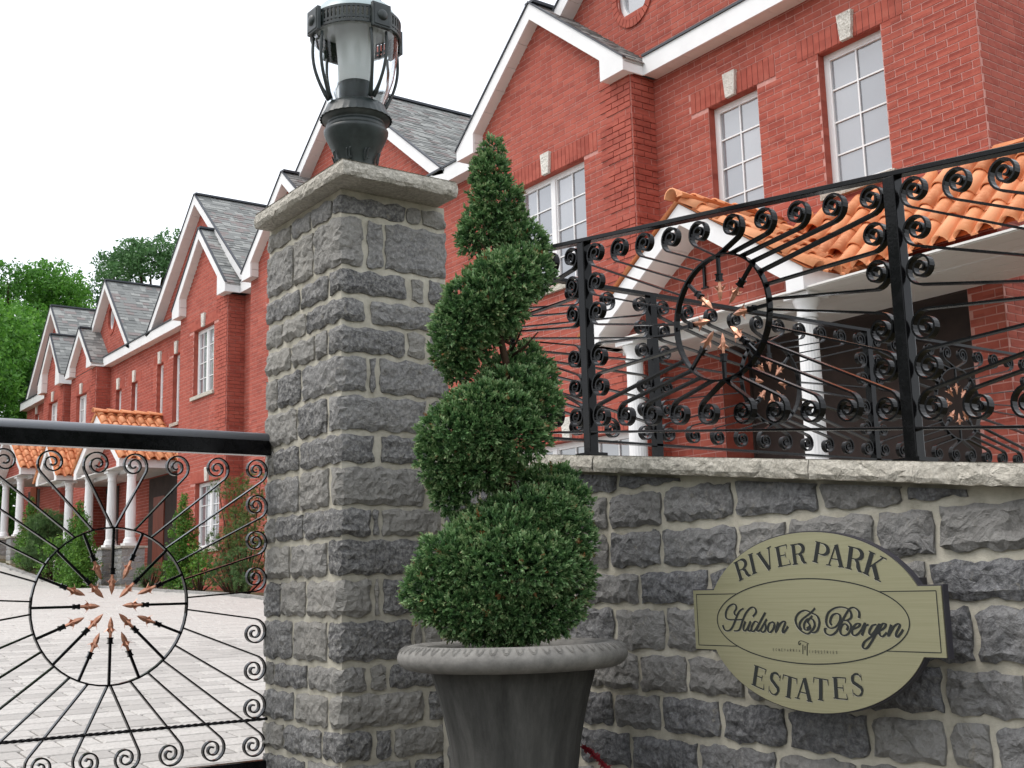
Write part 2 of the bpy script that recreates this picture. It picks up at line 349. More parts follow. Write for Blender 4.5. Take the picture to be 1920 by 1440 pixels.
def rock_slab(mb, path, z0f, z1f, seed, out=.0, amp=.012, step=.035, m=0):
    """rock-faced coping: path is a list of corner points (x, y) walked with the outside on the right"""
    rr = random.Random(seed)
    pts = []
    for (a, b) in zip(path, path[1:]):
        a = Vector((*a, 0)); b = Vector((*b, 0)); L = (b-a).length; k = max(2, int(L/step)); d = (b-a)/L; nrm = Vector((d.y, -d.x, 0))
        for i in range(k+(b == Vector((*path[-1], 0)))):
            pts.append((a+d*L*i/k, nrm, i == 0))
    rows = [(0, -.012), (.0, .0), (.22, 1), (.45, 1.1), (.68, .75), (.88, .3), (1., 0)]
    V = []; nr = 6
    prof = [(.0, -.6), (.06, .3), (.3, 1.0), (.55, .85), (.8, .45), (1.0, -.1)]
    for p, nrm, c in pts:
        for f_, o in prof:
            z = z0f(p.x, p.y)+(z1f(p.x, p.y)-z0f(p.x, p.y))*f_
            k = amp*(o+rr.uniform(-.35, .35)*(0 < f_ < 1))
            V.append(p+nrm*k+Vector((0, 0, z+rr.uniform(-.004, .004)*(0 < f_ < 1))))
    n_ = len(prof)
    Fs = []
    for i in range(len(pts)-1):
        for j in range(n_-1):
            a, b, c, d = i*n_+j, (i+1)*n_+j, (i+1)*n_+j+1, i*n_+j+1
            Fs += [(a, b, c), (a, c, d)] if rr.random() < .5 else [(a, b, d), (b, c, d)]
    mb.add(V, Fs, m)

# ---------------------------------------------------------------- stone pillar
PX0, PX1, PY0, PY1 = -5.205, -4.455, 2.325, 2.86
pillar = thing('stone_pillar', (-4.79, 2.59, gz(-4.8)), 'tall square grey rock-faced gate pillar with pale limestone cap, carrying the lantern', 'pillar')
mb = MB(); mb.box((PX0, PY0, gz(-4.8)-.1), (PX1, PY1, 1.75)); mb.build('mortar', M['mortar'], pillar)
CX, CY = PX1, PY0   # near corner
def ppos(s, t, h):
    r = .012
    if s >= r: p = Vector((CX, CY+s, t)); n_ = Vector((1, 0, 0))
    elif s <= -r: p = Vector((CX+s, CY, t)); n_ = Vector((0, -1, 0))
    else:
        a = (s/r+1)/2; n_ = Vector((sin(a*pi/2), -cos(a*pi/2), 0)); c = Vector((CX-r, CY+r, t)); p = c+n_*r
    return p+n_*h
WR, WL = PY1-PY0, PX1-PX0
zr = [1.735,1.635,1.40,1.273,1.148,1.013,.843,.673,.537,.357,.224,.062,-.109,-.293,-.412,-.557,-.69,-.82,-.97]
RS = [[(0,.60),(.62,.75),(.77,1)],[(0,.19),(.24,.38),(.41,1)],[(0,.6),(.66,.77),(.83,1)],[(0,.2),(.27,1)],[(0,.58),(.62,.78),(.84,1)],[(0,.22),(.26,.30),(.35,1)],[(0,.78),(.84,1)],[(0,.28),(.36,1)],[(0,.75),(.83,1)],[(0,.25),(.28,.32),(.36,1)],[(0,.8),(.85,1)],[(0,.25),(.29,.32),(.37,1)],[(0,.62),(.66,.71),(.75,1)],[(0,.2),(.25,.38),(.42,1)],[(0,.72),(.78,1)],[(0,.25),(.3,.42),(.46,1)],[(0,.6),(.65,1)],[(0,.3),(.35,1)]]
LW = [.08,.33,.12,.42,.13,.48,.13,.5,.1,.45,.13,.4,.13,.38,.12,.2,.4,.15]
LS = [[(.11,.36),(.39,.64),(.67,1)],[(.36,.6),(.63,1)],[(.16,.5),(.54,1)],[(.45,.75),(.78,1)],[(.17,.3),(.33,.62),(.66,1)],[(.52,.82),(.85,1)],[(.17,.53),(.57,1)],[(.54,.88),(.9,1)],[(.15,.5),(.54,1)],[(.48,.84),(.87,1)],[(.17,.62),(.66,1)],[(.44,.76),(.79,1)],[(.17,.58),(.62,1)],[(.42,.84),(.87,1)],[(.16,.55),(.6,1)],[(.24,.7),(.73,1)],[(.44,1)],[(.2,.6),(.64,1)]]
jt = .0115
for i in range(len(zr)-1):
    z1, z0 = zr[i]-jt, zr[i+1]+jt
    sl = [(-LW[i]*WL, RS[i][0][1]*WR)]+[(a*WR, b*WR) for a, b in RS[i][1:]]+[(-b*WL, -a*WL) for a, b in LS[i]]
    for k, (a, b) in enumerate(sl):
        me = stone_mesh(ppos, a, b, z0+random.uniform(-.003, .004), z1+random.uniform(-.005, .003), i*20+k, depth=.042 if b-a > .08 else .015)
        me.materials.append(M['stoneL']); link('stone', me, pillar)
    # plain rock on the two hidden faces
    for k in range(2):
        f0 = (lambda s, t, h: Vector((PX0-h, PY1-s, t))) if k else (lambda s, t, h: Vector((PX1-s, PY1+h, t)))
        W_ = WR if k else WL; m_ = W_*(.35+.3*((i*5) % 3)/2)
        for q, (a, b) in enumerate(((0.01, m_-.01), (m_+.01, W_-.01))):
            me = stone_mesh(f0, a, b, z0, z1, 900+i*4+k*2+q, ds=.09); me.materials.append(M['stoneL']); link('stone', me, pillar)
mb = MB(); cx0, cx1, cy0, cy1 = -5.19, -4.29, 2.245, 2.822
rock_slab(mb, [(cx0, cy1), (cx0, cy0), (cx1, cy0), (cx1, cy1), (cx0, cy1)], lambda x, y: 1.750, lambda x, y: 1.822, 5)
mb.add([(cx0-.003,cy0-.003,1.822),(cx1+.003,cy0-.003,1.822),(cx1+.003,cy1+.003,1.822),(cx0-.003,cy1+.003,1.822)], [(0,1,2,3)])
mb.add([(cx0-.002,cy0-.002,1.7505),(cx1+.002,cy0-.002,1.7505),(cx1+.002,cy1+.002,1.7505),(cx0-.002,cy1+.002,1.7505)], [(3,2,1,0)])
mb.build('cap', M['cap'], pillar)

# ---------------------------------------------------------------- stone wall with sloping coping
WY = 2.802
def capz(x): return .495-.117*(x+3.52)       # top of the coping
wall = thing('stone_wall', (-2.5, WY+.2, gz(-2.5)), 'dark grey rock-faced boundary wall with sloping limestone coping, bearing the oval brass sign', 'stone wall')
mb = MB()
xw0, xw1 = -4.44, -.35
mb.add([(xw0,WY,-2.2),(xw1,WY,-2.2),(xw1,WY+.33,-2.2),(xw0,WY+.33,-2.2),(xw0,WY,capz(xw0)-.0615),(xw1,WY,capz(xw1)-.0615),(xw1,WY+.33,capz(xw1)-.0615),(xw0,WY+.33,capz(xw0)-.0615)], [(0,1,5,4),(1,2,6,5),(2,3,7,6),(3,0,4,7),(4,5,6,7)])
mb.build('mortar', M['mortar'], wall)
wpos = lambda s, t, h: Vector((s, WY-h, t))
zj = [.62,.46,.33,.195,.052,-.072,-.23,-.366,-.50,-.63,-.80,-.93,-1.08,-1.25,-1.42]
JX = {3: [-3.62,-3.29,-3.00,-2.665,-2.32,-2.025,-1.818,-1.5],
      4: [-3.66,-3.292,-3.015,-2.66,-2.45,-2.13,-1.93,-1.62],
      5: [-3.5,-3.137,-2.797,-2.509,-2.19,-1.972,-1.60],
      6: [-3.6,-3.275,-3.01,-2.80,-2.45,-2.1,-1.843,-1.55],
      7: [-3.45,-3.155,-2.916,-2.66,-2.3,-1.95,-1.709],
      8: [-3.6,-3.3,-3.052,-2.773,-2.5,-2.2,-1.95,-1.818,-1.5],
      9: [-3.5,-3.215,-2.883,-2.549,-2.25,-2.0,-1.696],
      10: [-3.6,-3.35,-3.042,-2.63,-2.35,-2.1,-1.75,-1.5]}
tcap = lambda s: capz(s)-.072
for r in range(len(zj)-1):
    z1, z0 = zj[r]-jt, zj[r+1]+jt
    rr = random.Random(40+r)
    js = [-4.4]
    if r+1 in JX: js += JX[r+1]
    while js[-1] < -.7: js.append(js[-1]+rr.uniform(.2, .42))
    js[-1] = xw1
    for a, b in zip(js, js[1:]):
        if z0 > tcap(a)-.03: continue
        zz = [(z0, z1)]
        if (b-a) < .5 and rr.random() < .0: pass
        for q0, q1 in zz:
            me = stone_mesh(wpos, a+jt, min(b-jt, xw1), q0+rr.uniform(-.004, .003), q1+rr.uniform(-.004, .003), rr.randint(0, 99999), depth=.040, t1f=tcap if q1 > tcap(b)-.01 else None, ds=.019)
            me.materials.append(M['stone']); link('stone', me, wall)
mb = MB(); cw = [xw0, -3.3, -2.31, -1.2, xw1]
for k, (a, b) in enumerate(zip(cw, cw[1:])):
    mb = MB(); a2, b2 = a+.002*(k > 0), b-.002
    rock_slab(mb, [(a2, 2.748), (b2, 2.748)], lambda x, y: capz(x)-.062, lambda x, y: capz(x), 60+k, amp=.01, step=.03)
    yb = 3.16
    mb.add([(a2,2.747,capz(a2)),(b2,2.747,capz(b2)),(b2,yb,capz(b2)),(a2,yb,capz(a2)),(a2,2.742,capz(a2)-.062),(b2,2.742,capz(b2)-.062),(b2,yb,capz(b2)-.062),(a2,yb,capz(a2)-.062)], [(0,1,2,3),(7,6,5,4),(1,5,6,2),(2,6,7,3),(3,7,4,0)])
    mb.build('coping_stone', M['cap'], wall)
# return wall behind, carrying the second fence
bw = thing('stone_wall', (-4.2, 6, gz(-4.2)), 'low stone return wall behind the pillar running back beneath the far iron fence', 'stone wall')
mb = MB(); mb.box((-4.33, 3.17, -1.6), (-4.07, 9.2, .47)); mb.build('mortar', M['mortar'], bw)
mb = MB(); mb.box((-4.38, 3.17, .47), (-4.02, 9.25, .54)); mb.build('coping_stone', M['cap'], bw)
rr = random.Random(5)
for i in range(9):
    y = 3.2
    while y < 9.1:
        L = min(rr.uniform(.25, .5), 9.2-y)
        me = stone_mesh(lambda s, t, h: Vector((-4.07+h, s, t)), y+jt, y+L-jt, .46-.17*(i+1)+jt, .46-.17*i-jt, rr.randint(0, 9999), ds=.09); me.materials.append(M['stone']); link('stone', me, bw); y += L

# ---------------------------------------------------------------- ribbons for wrought iron
def catmull(P, k=6):
    P = [Vector(p) for p in P]; o = []
    for i in range(len(P)-1):
        a = P[max(i-1, 0)]; b = P[i]; c = P[i+1]; d = P[min(i+2, len(P)-1)]
        for j in range(k):
            t = j/k; o.append(.5*((2*b)+(c-a)*t+(2*a-5*b+4*c-d)*t*t+(3*b-a-3*c+d)*t**3))
    o.append(P[-1]); return o
def ribbon(mb, pts, wd, th, tw, m=0):
    """flat bar following 2-D pts (u, v) with band width wd across the plane; tw maps (u, v, n)->world"""
    k = len(pts); V = []
    for i, p in enumerate(pts):
        a = pts[max(i-1, 0)]; b = pts[min(i+1, k-1)]; dx, dy = b[0]-a[0], b[1]-a[1]; L = sqrt(dx*dx+dy*dy) or 1; nx, ny = -dy/L*th/2, dx/L*th/2
        V += [tw(p[0]+nx, p[1]+ny, -wd/2), tw(p[0]+nx, p[1]+ny, wd/2), tw(p[0]-nx, p[1]-ny, wd/2), tw(p[0]-nx, p[1]-ny, -wd/2)]
    Fs = [(i*4+j, i*4+(j+1) % 4, i*4+4+(j+1) % 4, i*4+4+j) for i in range(k-1) for j in range(4)]+[(3,2,1,0), tuple((k-1)*4+j for j in range(4))]
    mb.add(V, Fs, m)
def scroll_pts(P, C, r, hand, turns=2.0, sx=1):
    """bar from P, tangent to the circle (C, r), then spiralling inwards; hand=-1 clockwise"""
    dx, dy = C[0]-P[0], C[1]-P[1]; d = sqrt(dx*dx+dy*dy); be = atan2(dy, dx); al = asin(min(1, r/d))
    ph = be+al if hand < 0 else be-al
    tl = sqrt(max(0, d*d-r*r)); pts = [(P[0]+cos(ph)*tl*q, P[1]+sin(ph)*tl*q) for q in (0, .5, .9)]
    a0 = ph+pi/2 if hand < 0 else ph-pi/2
    n_ = int(22*turns); tot = turns*2*pi
    for i in range(n_+1):
        q = i/n_; a = a0+hand*tot*q; s_ = tot*q; rad = r*(.70+.30*max(0, 1-s_/pi)) if s_ < pi else r*(.70-.56*(s_-pi)/(tot-pi))
        # keep the outer touch point while the centre drifts
        pts.append((C[0]+cos(a)*rad, C[1]+sin(a)*rad))
    return pts
def iron_panel(root, tw, u0, u1, vt, vb, uc, vc, R, ntop, nside, rs, nspear, thf=.0065, half=None, wd=.025):
    hw = (u1-u0)/2
    # ring
    if nspear:
      mb = MB(); ribbon(mb, [(uc+R*cos(2*pi*i/48), vc+R*sin(2*pi*i/48)) for i in range(49)], .024, .007, tw); mb.build('ring', M['iron'], root)
    tot = ntop+nside
    for sx in (-1, 1):
        if half is not None and sx != half: continue
        for sy in (1, -1):
            for k in range(tot):
                th = radians(1.5+84*k/(tot-1)) if k else radians(1.0)
                P = (uc+sx*R*sin(th), vc+sy*R*cos(th))
                q = rs*1.06
                edge = vt if sy > 0 else vb
                if k < ntop:
                    cu = uc+sx*(.078+(hw-.078-rs*1.15)*k/(ntop-1)); cv = edge(cu)-sy*q
                else:
                    j = k-ntop+1; cu = uc+sx*(hw-rs*1.12)
                    e = edge(cu); ce = (vt(cu)+vb(cu))/2
                    f = (j)/(nside+.75)
                    cv = (e-sy*q)+(ce-(e-sy*q))*f
                # upper left quadrant turns clockwise
                hand = -1 if (sx*sy < 0) else 1
                pts = scroll_pts(P, (cu, cv), rs, hand)
                mb = MB(); ribbon(mb, pts, wd, thf, tw); mb.build('scroll_bar', M['iron'], root)
    for k in range(nspear):
        a = pi/2+2*pi*k/nspear; long_ = (nspear == 8) or (k % 2 == 0)
        diag = nspear == 16 and k % 4 == 2
        tip = R*(.14 if not (nspear == 16 and k % 2) else .36) if nspear == 16 else R*.25
        ca, sa = cos(a), sin(a); px, py = -sa, ca
        def pt(d, e=0, n_=0): return Vector(tw(uc+ca*d+px*e, vc+sa*d+py*e, n_))
        hl = .092 if nspear == 16 else .08
        mb = MB(); s_ = .0055
        def bx(d0, d1, e):
            V = [pt(d, i*e, j*e) for d in (d0, d1) for i, j in ((-1,-1),(1,-1),(1,1),(-1,1))]
            mb.add(V, [(0,1,2,3),(7,6,5,4),(0,4,5,1),(1,5,6,2),(2,6,7,3),(3,7,4,0)])
        bx(R-.002, tip+hl+.012, s_); bx(tip+hl+.018, tip+hl-.004, .0085); bx(tip+hl+.021, tip+hl+.016, .011); bx(tip+hl-.001, tip+hl-.006, .011)
        sp = mb.build('spear', M['iron'], root)
        mb = MB()
        # spearhead: neck, swelling blade, two barbs
        prof = [(hl-.006, .006, .006), (hl*.62, .0075, .007), (hl*.42, .0125, .008), (hl*.22, .009, .006), (0, .0006, .0006)]
        V = []
        for d, e, f in prof: V += [pt(tip+d, e, 0), pt(tip+d, 0, f), pt(tip+d, -e, 0), pt(tip+d, 0, -f)]
        mb.add(V, [(i*4+j, i*4+(j+1) % 4, i*4+4+(j+1) % 4, i*4+4+j) for i in range(4) for j in range(4)])
        for sg in (-1, 1):
            V = [pt(tip+hl*.76, sg*.005, 0), pt(tip+hl*.6, sg*.017, .005), pt(tip+hl*.72, sg*.031, 0), pt(tip+hl*.6, sg*.017, -.005), pt(tip+hl*.45, sg*.006, 0)]
            mb.add(V, [(0,1,3),(1,2,3),(1,4,3),(0,1,4),(1,2,4),(4,2,3),(0,4,3)])
            V = [pt(tip+hl*.76, 0, sg*.005), pt(tip+hl*.6, .005, sg*.017), pt(tip+hl*.72, 0, sg*.031), pt(tip+hl*.6, -.005, sg*.017), pt(tip+hl*.45, 0, sg*.006)]
            mb.add(V, [(0,1,3),(1,2,3),(1,4,3),(0,1,4),(1,2,4),(4,2,3),(0,4,3)])
        mb.build('spearhead', M['copper'], sp)

# main fence on the sloping wall
FY = 2.945
ft = lambda x: 1.378-.118*(x+3.55); fb = lambda x: .598-.114*(x+3.55)
fence = thing('iron_fence', (-2.78, FY, capz(-2.78)), 'glossy black scrolled iron fence with copper-tipped rings on the sign wall', 'iron fence')
twf = lambda u, v, n_: (u, FY+n_, v)
posts = [-3.55, -2.085, -.62]
for a, b, hf in ((-5.005, -3.55, 1), (-3.55, -2.085, None), (-2.085, -.62, None)):
    c = (a+b)/2; iron_panel(fence, twf, a+.02, b-.02, lambda u: ft(u)-.012, lambda u: fb(u)+.006, c, (ft(c)+fb(c))/2+.005, .222, 5, 2, .051, 8, half=hf)
for x in posts:
    mb = MB(); z0 = capz(x)+.001; mb.box((x-.021, FY-.021, z0), (x+.021, FY+.021, ft(x)-.014)); bevel(mb.build('post', M['iron'], fence), .003)
    mb = MB(); mb.box((x-.045, FY-.045, z0+.0), (x+.045, FY+.045, z0+.012)); mb.build('base_plate', M['iron'], fence)
for nm, f_, h_, w_ in (('top_rail', ft, .014, .042), ('bottom_rail', fb, .007, .036)):
    mb = MB(); a, b = -4.22, -.56
    mb.add([(a,FY-w_/2,f_(a)-h_),(b,FY-w_/2,f_(b)-h_),(b,FY+w_/2,f_(b)-h_),(a,FY+w_/2,f_(a)-h_),(a,FY-w_/2,f_(a)+h_*.2),(b,FY-w_/2,f_(b)+h_*.2),(b,FY+w_/2,f_(b)+h_*.2),(a,FY+w_/2,f_(a)+h_*.2)], [(0,3,2,1),(4,5,6,7),(0,1,5,4),(1,2,6,5),(2,3,7,6),(3,0,4,7)])
    bevel(mb.build(nm, M['iron'], fence), .002)
# far fence, level, running back
BX = -4.2
fence2 = thing('iron_fence', (BX, 6, .54), 'level black scrolled iron fence seen through the nearer one, running back towards the white porch', 'iron fence')
twb = lambda u, v, n_: (BX+n_, u, v)
zt, zb = 1.415, .665
for a, b, hf in ((1.90, 3.90, 1), (3.90, 5.57, None), (5.57, 7.24, None), (7.24, 8.91, None)):
    c = (a+b)/2; iron_panel(fence2, twb, a+.02, b-.02, lambda u: zt-.012, lambda u: zb+.006, c, (zt+zb)/2, .222, 5, 2, .050, 8 if hf is None else 0, half=hf)
for y in (3.90, 5.57, 7.24, 8.91):
    mb = MB(); mb.box((BX-.02, y-.02, .541), (BX+.02, y+.02, zt-.014)); mb.build('post', M['iron'], fence2)
for nm, z, h_ in (('top_rail', zt, .014), ('bottom_rail', zb, .008)):
    mb = MB(); mb.box((BX-.02, 2.99, z-h_), (BX+.02, 8.94, z+.003)); mb.build(nm, M['iron'], fence2)

# ---------------------------------------------------------------- gate
GX = -5.165
gate = thing('iron_gate', (GX, 1.53, -.8), 'closed black iron gate leaf with a ring of sixteen copper-tipped spears, left of the pillar', 'gate')
twg = lambda u, v, n_: (GX+n_, u, v)
gc, gz0, gz1 = 1.598, -.731, .639
iron_panel(gate, twg, .862, 2.30, lambda u: gz1, lambda u: gz0, gc, -.030, .331, 4, 3, .062, 16, thf=.0065, wd=.024)
mb = MB(); mb.box((GX-.03, .80, .642), (GX+.03, 2.312, .711)); bevel(mb.build('top_rail', M['iron'], gate), .004)
n = N('iron_sky_sheen', .45, spec=.5); n.col((.17,.18,.20)); M['skysheen'] = n.mat  # sky reflection along the top rail put into the base colour as lighter grey
mb = MB(); mb.tube([(GX, .80, .722), (GX, 2.31, .722)], .028, 12); mb.build('cap_rail', M['skysheen'], gate)
mb = MB(); mb.box((GX-.025, .80, -.81), (GX+.025, 2.312, -.733)); bevel(mb.build('bottom_rail', M['iron'], gate), .004)
mb = MB(); mb.box((GX-.025, .815, -.732), (GX+.025, .85, .641)); mb.build('stile', M['iron'], gate)
# twisted bar
mb = MB(); V = []; k = 0
yy = .85
while yy <= 2.31:
    a = (yy-.8)/.03*pi/2
    for j in range(4): V.append((GX+.02+.0075*cos(a+j*pi/2), yy, -.553+.0075*sin(a+j*pi/2)))
    yy += .006; k += 1
mb.add(V, [(i*4+j, i*4+(j+1) % 4, i*4+4+(j+1) % 4, i*4+4+j) for i in range(k-1) for j in range(4)])
mb.build('twisted_bar', M['iron'], gate)
# ---------------------------------------------------------------- sign
SY = 2.63
sign = thing('estate_sign', (-2.25, SY, -.11), 'oval brass name sign with side tabs reading RIVER PARK ESTATES, Hudson & Bergen', 'sign')
ecx, ecz, ea, eb = -2.251, -.113, .389, .247
tx0, tx1, tz1, tz0 = -2.702, -1.820, -.022, -.199
def outline(k=1.0, off=0):
    P = []; n_ = 120; aa, bb = ea*k+off, eb*k+off
    for i in range(n_):
        a = 2*pi*i/n_; x, z = ecx+aa*cos(a), ecz+bb*sin(a)
        if tz0-off < z < tz1+off: continue
        P.append((a, x, z))
    P.sort()
    top = [(x, z) for a, x, z in P if 0 < a < pi]; bot = [(x, z) for a, x, z in P if a > pi]
    def ex(z): return aa*sqrt(max(0, 1-((z-ecz)/bb)**2))
    zt_, zb_ = tz1+off, tz0-off
    return [(tx1+off, zb_), (tx1+off, zt_), (ecx+ex(zt_), zt_)]+top+[(ecx-ex(zt_), zt_), (tx0-off, zt_), (tx0-off, zb_), (ecx-ex(zb_), zb_)]+bot+[(ecx+ex(zb_), zb_)]
mb = MB(); mb.prism(outline(), SY, SY+.004); mb.build('plate', M['brass'], sign)
mb = MB(); mb.prism(outline(1, .0035), SY+.0045, SY+.026); mb.build('backing', M['signback'], sign)
mb = MB()
for x in (-2.5, -2.0): mb.box((x-.02, SY+.0265, -.2), (x+.02, WY, .0))
mb.build('bracket', M['signback'], sign)
eng = MB()
INKN = [0]
def ink(mb, pts, wds, y=SY-.0008):
    """flat stroke of varying width; every piece lies a hair in front of the one before"""
    INKN[0] += 1; y -= INKN[0]*2e-6
    k = len(pts); V = []
    for i, p in enumerate(pts):
        a = pts[max(i-1, 0)]; b = pts[min(i+1, k-1)]; dx, dz = b[0]-a[0], b[1]-a[1]; L = sqrt(dx*dx+dz*dz) or 1
        w_ = wds[i] if isinstance(wds, list) else wds
        V += [(p[0]-dz/L*w_/2, y-i*3e-6, p[1]+dx/L*w_/2), (p[0]+dz/L*w_/2, y-i*3e-6, p[1]-dx/L*w_/2)]
    mb.add(V, [(2*i, 2*i+1, 2*i+3, 2*i+2) for i in range(k-1)])
icx, icz, ia, ib = -2.262, -.112, .342, .117
def iell(a): return (icx+ia*cos(a), icz+ib*sin(a))
ink(eng, [iell(2*pi*i/96) for i in range(97)], .0032)
for sx in (-1, 1):
    zt_, zb_ = tz1-.012, tz0+.012
    xe = lambda z: icx+sx*ia*sqrt(max(0, 1-((z-icz)/ib)**2))
    xt = (tx1-.014) if sx > 0 else (tx0+.014)
    ink(eng, [(xe(zt_), zt_), (xt, zt_)], .0024); ink(eng, [(xt, zt_), (xt, zb_)], .0024); ink(eng, [(xt, zb_), (xe(zb_), zb_)], .0024)
STROKES= {'H1': [(-2.5821, -0.1259), (-2.5779, -0.1366), (-2.5682, -0.1428), (-2.5529, -0.1399), (-2.5394, -0.1272), (-2.5281, -0.1093), (-2.5168, -0.0914), (-2.5062, -0.0824), (-2.4935, -0.0771)], 'H2': [(-2.521, -0.0985), (-2.5294, -0.095), (-2.5314, -0.0878), (-2.5231, -0.0771), (-2.5248, -0.0672), (-2.537, -0.0645), (-2.5553, -0.0734), (-2.5666, -0.0897), (-2.5665, -0.1041), (-2.5556, -0.1094), (-2.5381, -0.1102), (-2.5182, -0.1101), (-2.4985, -0.1091)], 'H3': [(-2.5381, -0.1424), (-2.5233, -0.1422), (-2.5129, -0.1359), (-2.5014, -0.1144), (-2.4874, -0.0931), (-2.4692, -0.0772), (-2.4544, -0.0736), (-2.4454, -0.0807), (-2.4461, -0.0895), (-2.459, -0.101)], 'u': [(-2.4891, -0.1144), (-2.4993, -0.1339), (-2.495, -0.1418), (-2.4836, -0.1355), (-2.4685, -0.1142), (-2.4799, -0.1355), (-2.4756, -0.1425), (-2.4642, -0.1353)], 'd': [(-2.44, -0.1175), (-2.4518, -0.115), (-2.4648, -0.1283), (-2.467, -0.1406), (-2.4576, -0.1422), (-2.4421, -0.128), (-2.4092, -0.0886), (-2.4424, -0.1315), (-2.4432, -0.142), (-2.4322, -0.1384)], 's': [(-2.4322, -0.1384), (-2.4055, -0.1082), (-2.4133, -0.1173), (-2.4108, -0.1277), (-2.4139, -0.1399), (-2.4245, -0.1449), (-2.4307, -0.1398)], 'o': [(-2.3823, -0.1153), (-2.3967, -0.1206), (-2.4038, -0.1363), (-2.3975, -0.1449), (-2.3853, -0.1378), (-2.3771, -0.1222), (-2.3834, -0.1153), (-2.3756, -0.1187)], 'n': [(-2.3626, -0.1152), (-2.375, -0.1445), (-2.355, -0.1203), (-2.3408, -0.1133), (-2.3367, -0.1184), (-2.3474, -0.1373), (-2.3457, -0.145), (-2.3336, -0.1354), (-2.3272, -0.1268)], 'a1': [(-2.2429, -0.0875), (-2.2622, -0.0825), (-2.285, -0.091), (-2.2975, -0.1079), (-2.2925, -0.1265), (-2.2781, -0.1398), (-2.259, -0.147), (-2.2431, -0.1393), (-2.2312, -0.1259), (-2.2321, -0.1125), (-2.2402, -0.1059), (-2.2556, -0.1077), (-2.2677, -0.1212), (-2.2667, -0.1346), (-2.2537, -0.1361), (-2.2443, -0.1277)], 'a2': [(-2.2247, -0.0767), (-2.2409, -0.0892), (-2.2732, -0.1078), (-2.2844, -0.123), (-2.2778, -0.1364)], 'a3': [(-2.2409, -0.0892), (-2.22, -0.0975), (-2.2131, -0.1157), (-2.2213, -0.1357), (-2.2349, -0.1434), (-2.2455, -0.141)], 'a4': [(-2.2362, -0.0976), (-2.2539, -0.1127), (-2.2473, -0.1243), (-2.26, -0.1328)], 'B1': [(-2.1879, -0.1324), (-2.1953, -0.1325), (-2.1932, -0.144), (-2.1769, -0.1495), (-2.1573, -0.1402), (-2.141, -0.1205), (-2.1269, -0.1009), (-2.1131, -0.0846), (-2.1022, -0.0765), (-2.09, -0.0757), (-2.0786, -0.083), (-2.0755, -0.0926), (-2.0784, -0.1031)], 'B2': [(-2.1702, -0.1224), (-2.1758, -0.1142), (-2.168, -0.0978), (-2.1528, -0.0912), (-2.1408, -0.096), (-2.1422, -0.1107), (-2.1559, -0.1255), (-2.1731, -0.1306), (-2.1852, -0.1258), (-2.1892, -0.111), (-2.1799, -0.0896), (-2.1556, -0.0764), (-2.1306, -0.074), (-2.1106, -0.0797), (-2.1025, -0.0911), (-2.1046, -0.1024), (-2.1174, -0.1089), (-2.1296, -0.109)], 'B3': [(-2.1174, -0.1089), (-2.1063, -0.1218), (-2.1097, -0.1363), (-2.123, -0.1478), (-2.1373, -0.1481), (-2.1436, -0.1384), (-2.1372, -0.1237), (-2.1244, -0.1187), (-2.117, -0.1267), (-2.1218, -0.1357)], 'e1': [(-2.1013, -0.133), (-2.0826, -0.1264), (-2.0758, -0.1183), (-2.0879, -0.1184), (-2.101, -0.1298), (-2.1042, -0.1427), (-2.0967, -0.149), (-2.0842, -0.144), (-2.0712, -0.1326)], 'r': [(-2.0712, -0.1326), (-2.0598, -0.1166), (-2.0584, -0.1229), (-2.0482, -0.1196)], 'r2': [(-2.0594, -0.1229), (-2.0727, -0.1486)], 'g': [(-2.0228, -0.1194), (-2.0367, -0.1227), (-2.048, -0.1387), (-2.0429, -0.1465), (-2.0302, -0.1369), (-2.0129, -0.1177), (-2.0292, -0.1463), (-2.0513, -0.1736), (-2.064, -0.1826), (-2.0724, -0.1781), (-2.0664, -0.166), (-2.0454, -0.1529), (-2.0189, -0.1399)], 'e2': [(-2.0187, -0.1383), (-2.0005, -0.1286), (-1.9937, -0.1184), (-2.0033, -0.1177), (-2.0141, -0.1304), (-2.0154, -0.1445), (-2.0063, -0.1499), (-1.9919, -0.1395)], 'n2': [(-1.9766, -0.119), (-1.989, -0.1488), (-1.9696, -0.1251), (-1.9557, -0.1172), (-1.9505, -0.1218), (-1.9637, -0.1422), (-1.9608, -0.1506), (-1.9486, -0.1404), (-1.9411, -0.131)], 'l1': [(-2.2833, -0.1743), (-2.2865, -0.1727), (-2.288, -0.1777), (-2.2922, -0.1753), (-2.2906, -0.1694), (-2.2826, -0.1664), (-2.2697, -0.169), (-2.2549, -0.1745)], 'l2': [(-2.2769, -0.1766), (-2.2792, -0.2026)], 'l3': [(-2.2695, -0.1798), (-2.2706, -0.1915)], 'l4': [(-2.2614, -0.1746), (-2.2642, -0.2063)]}
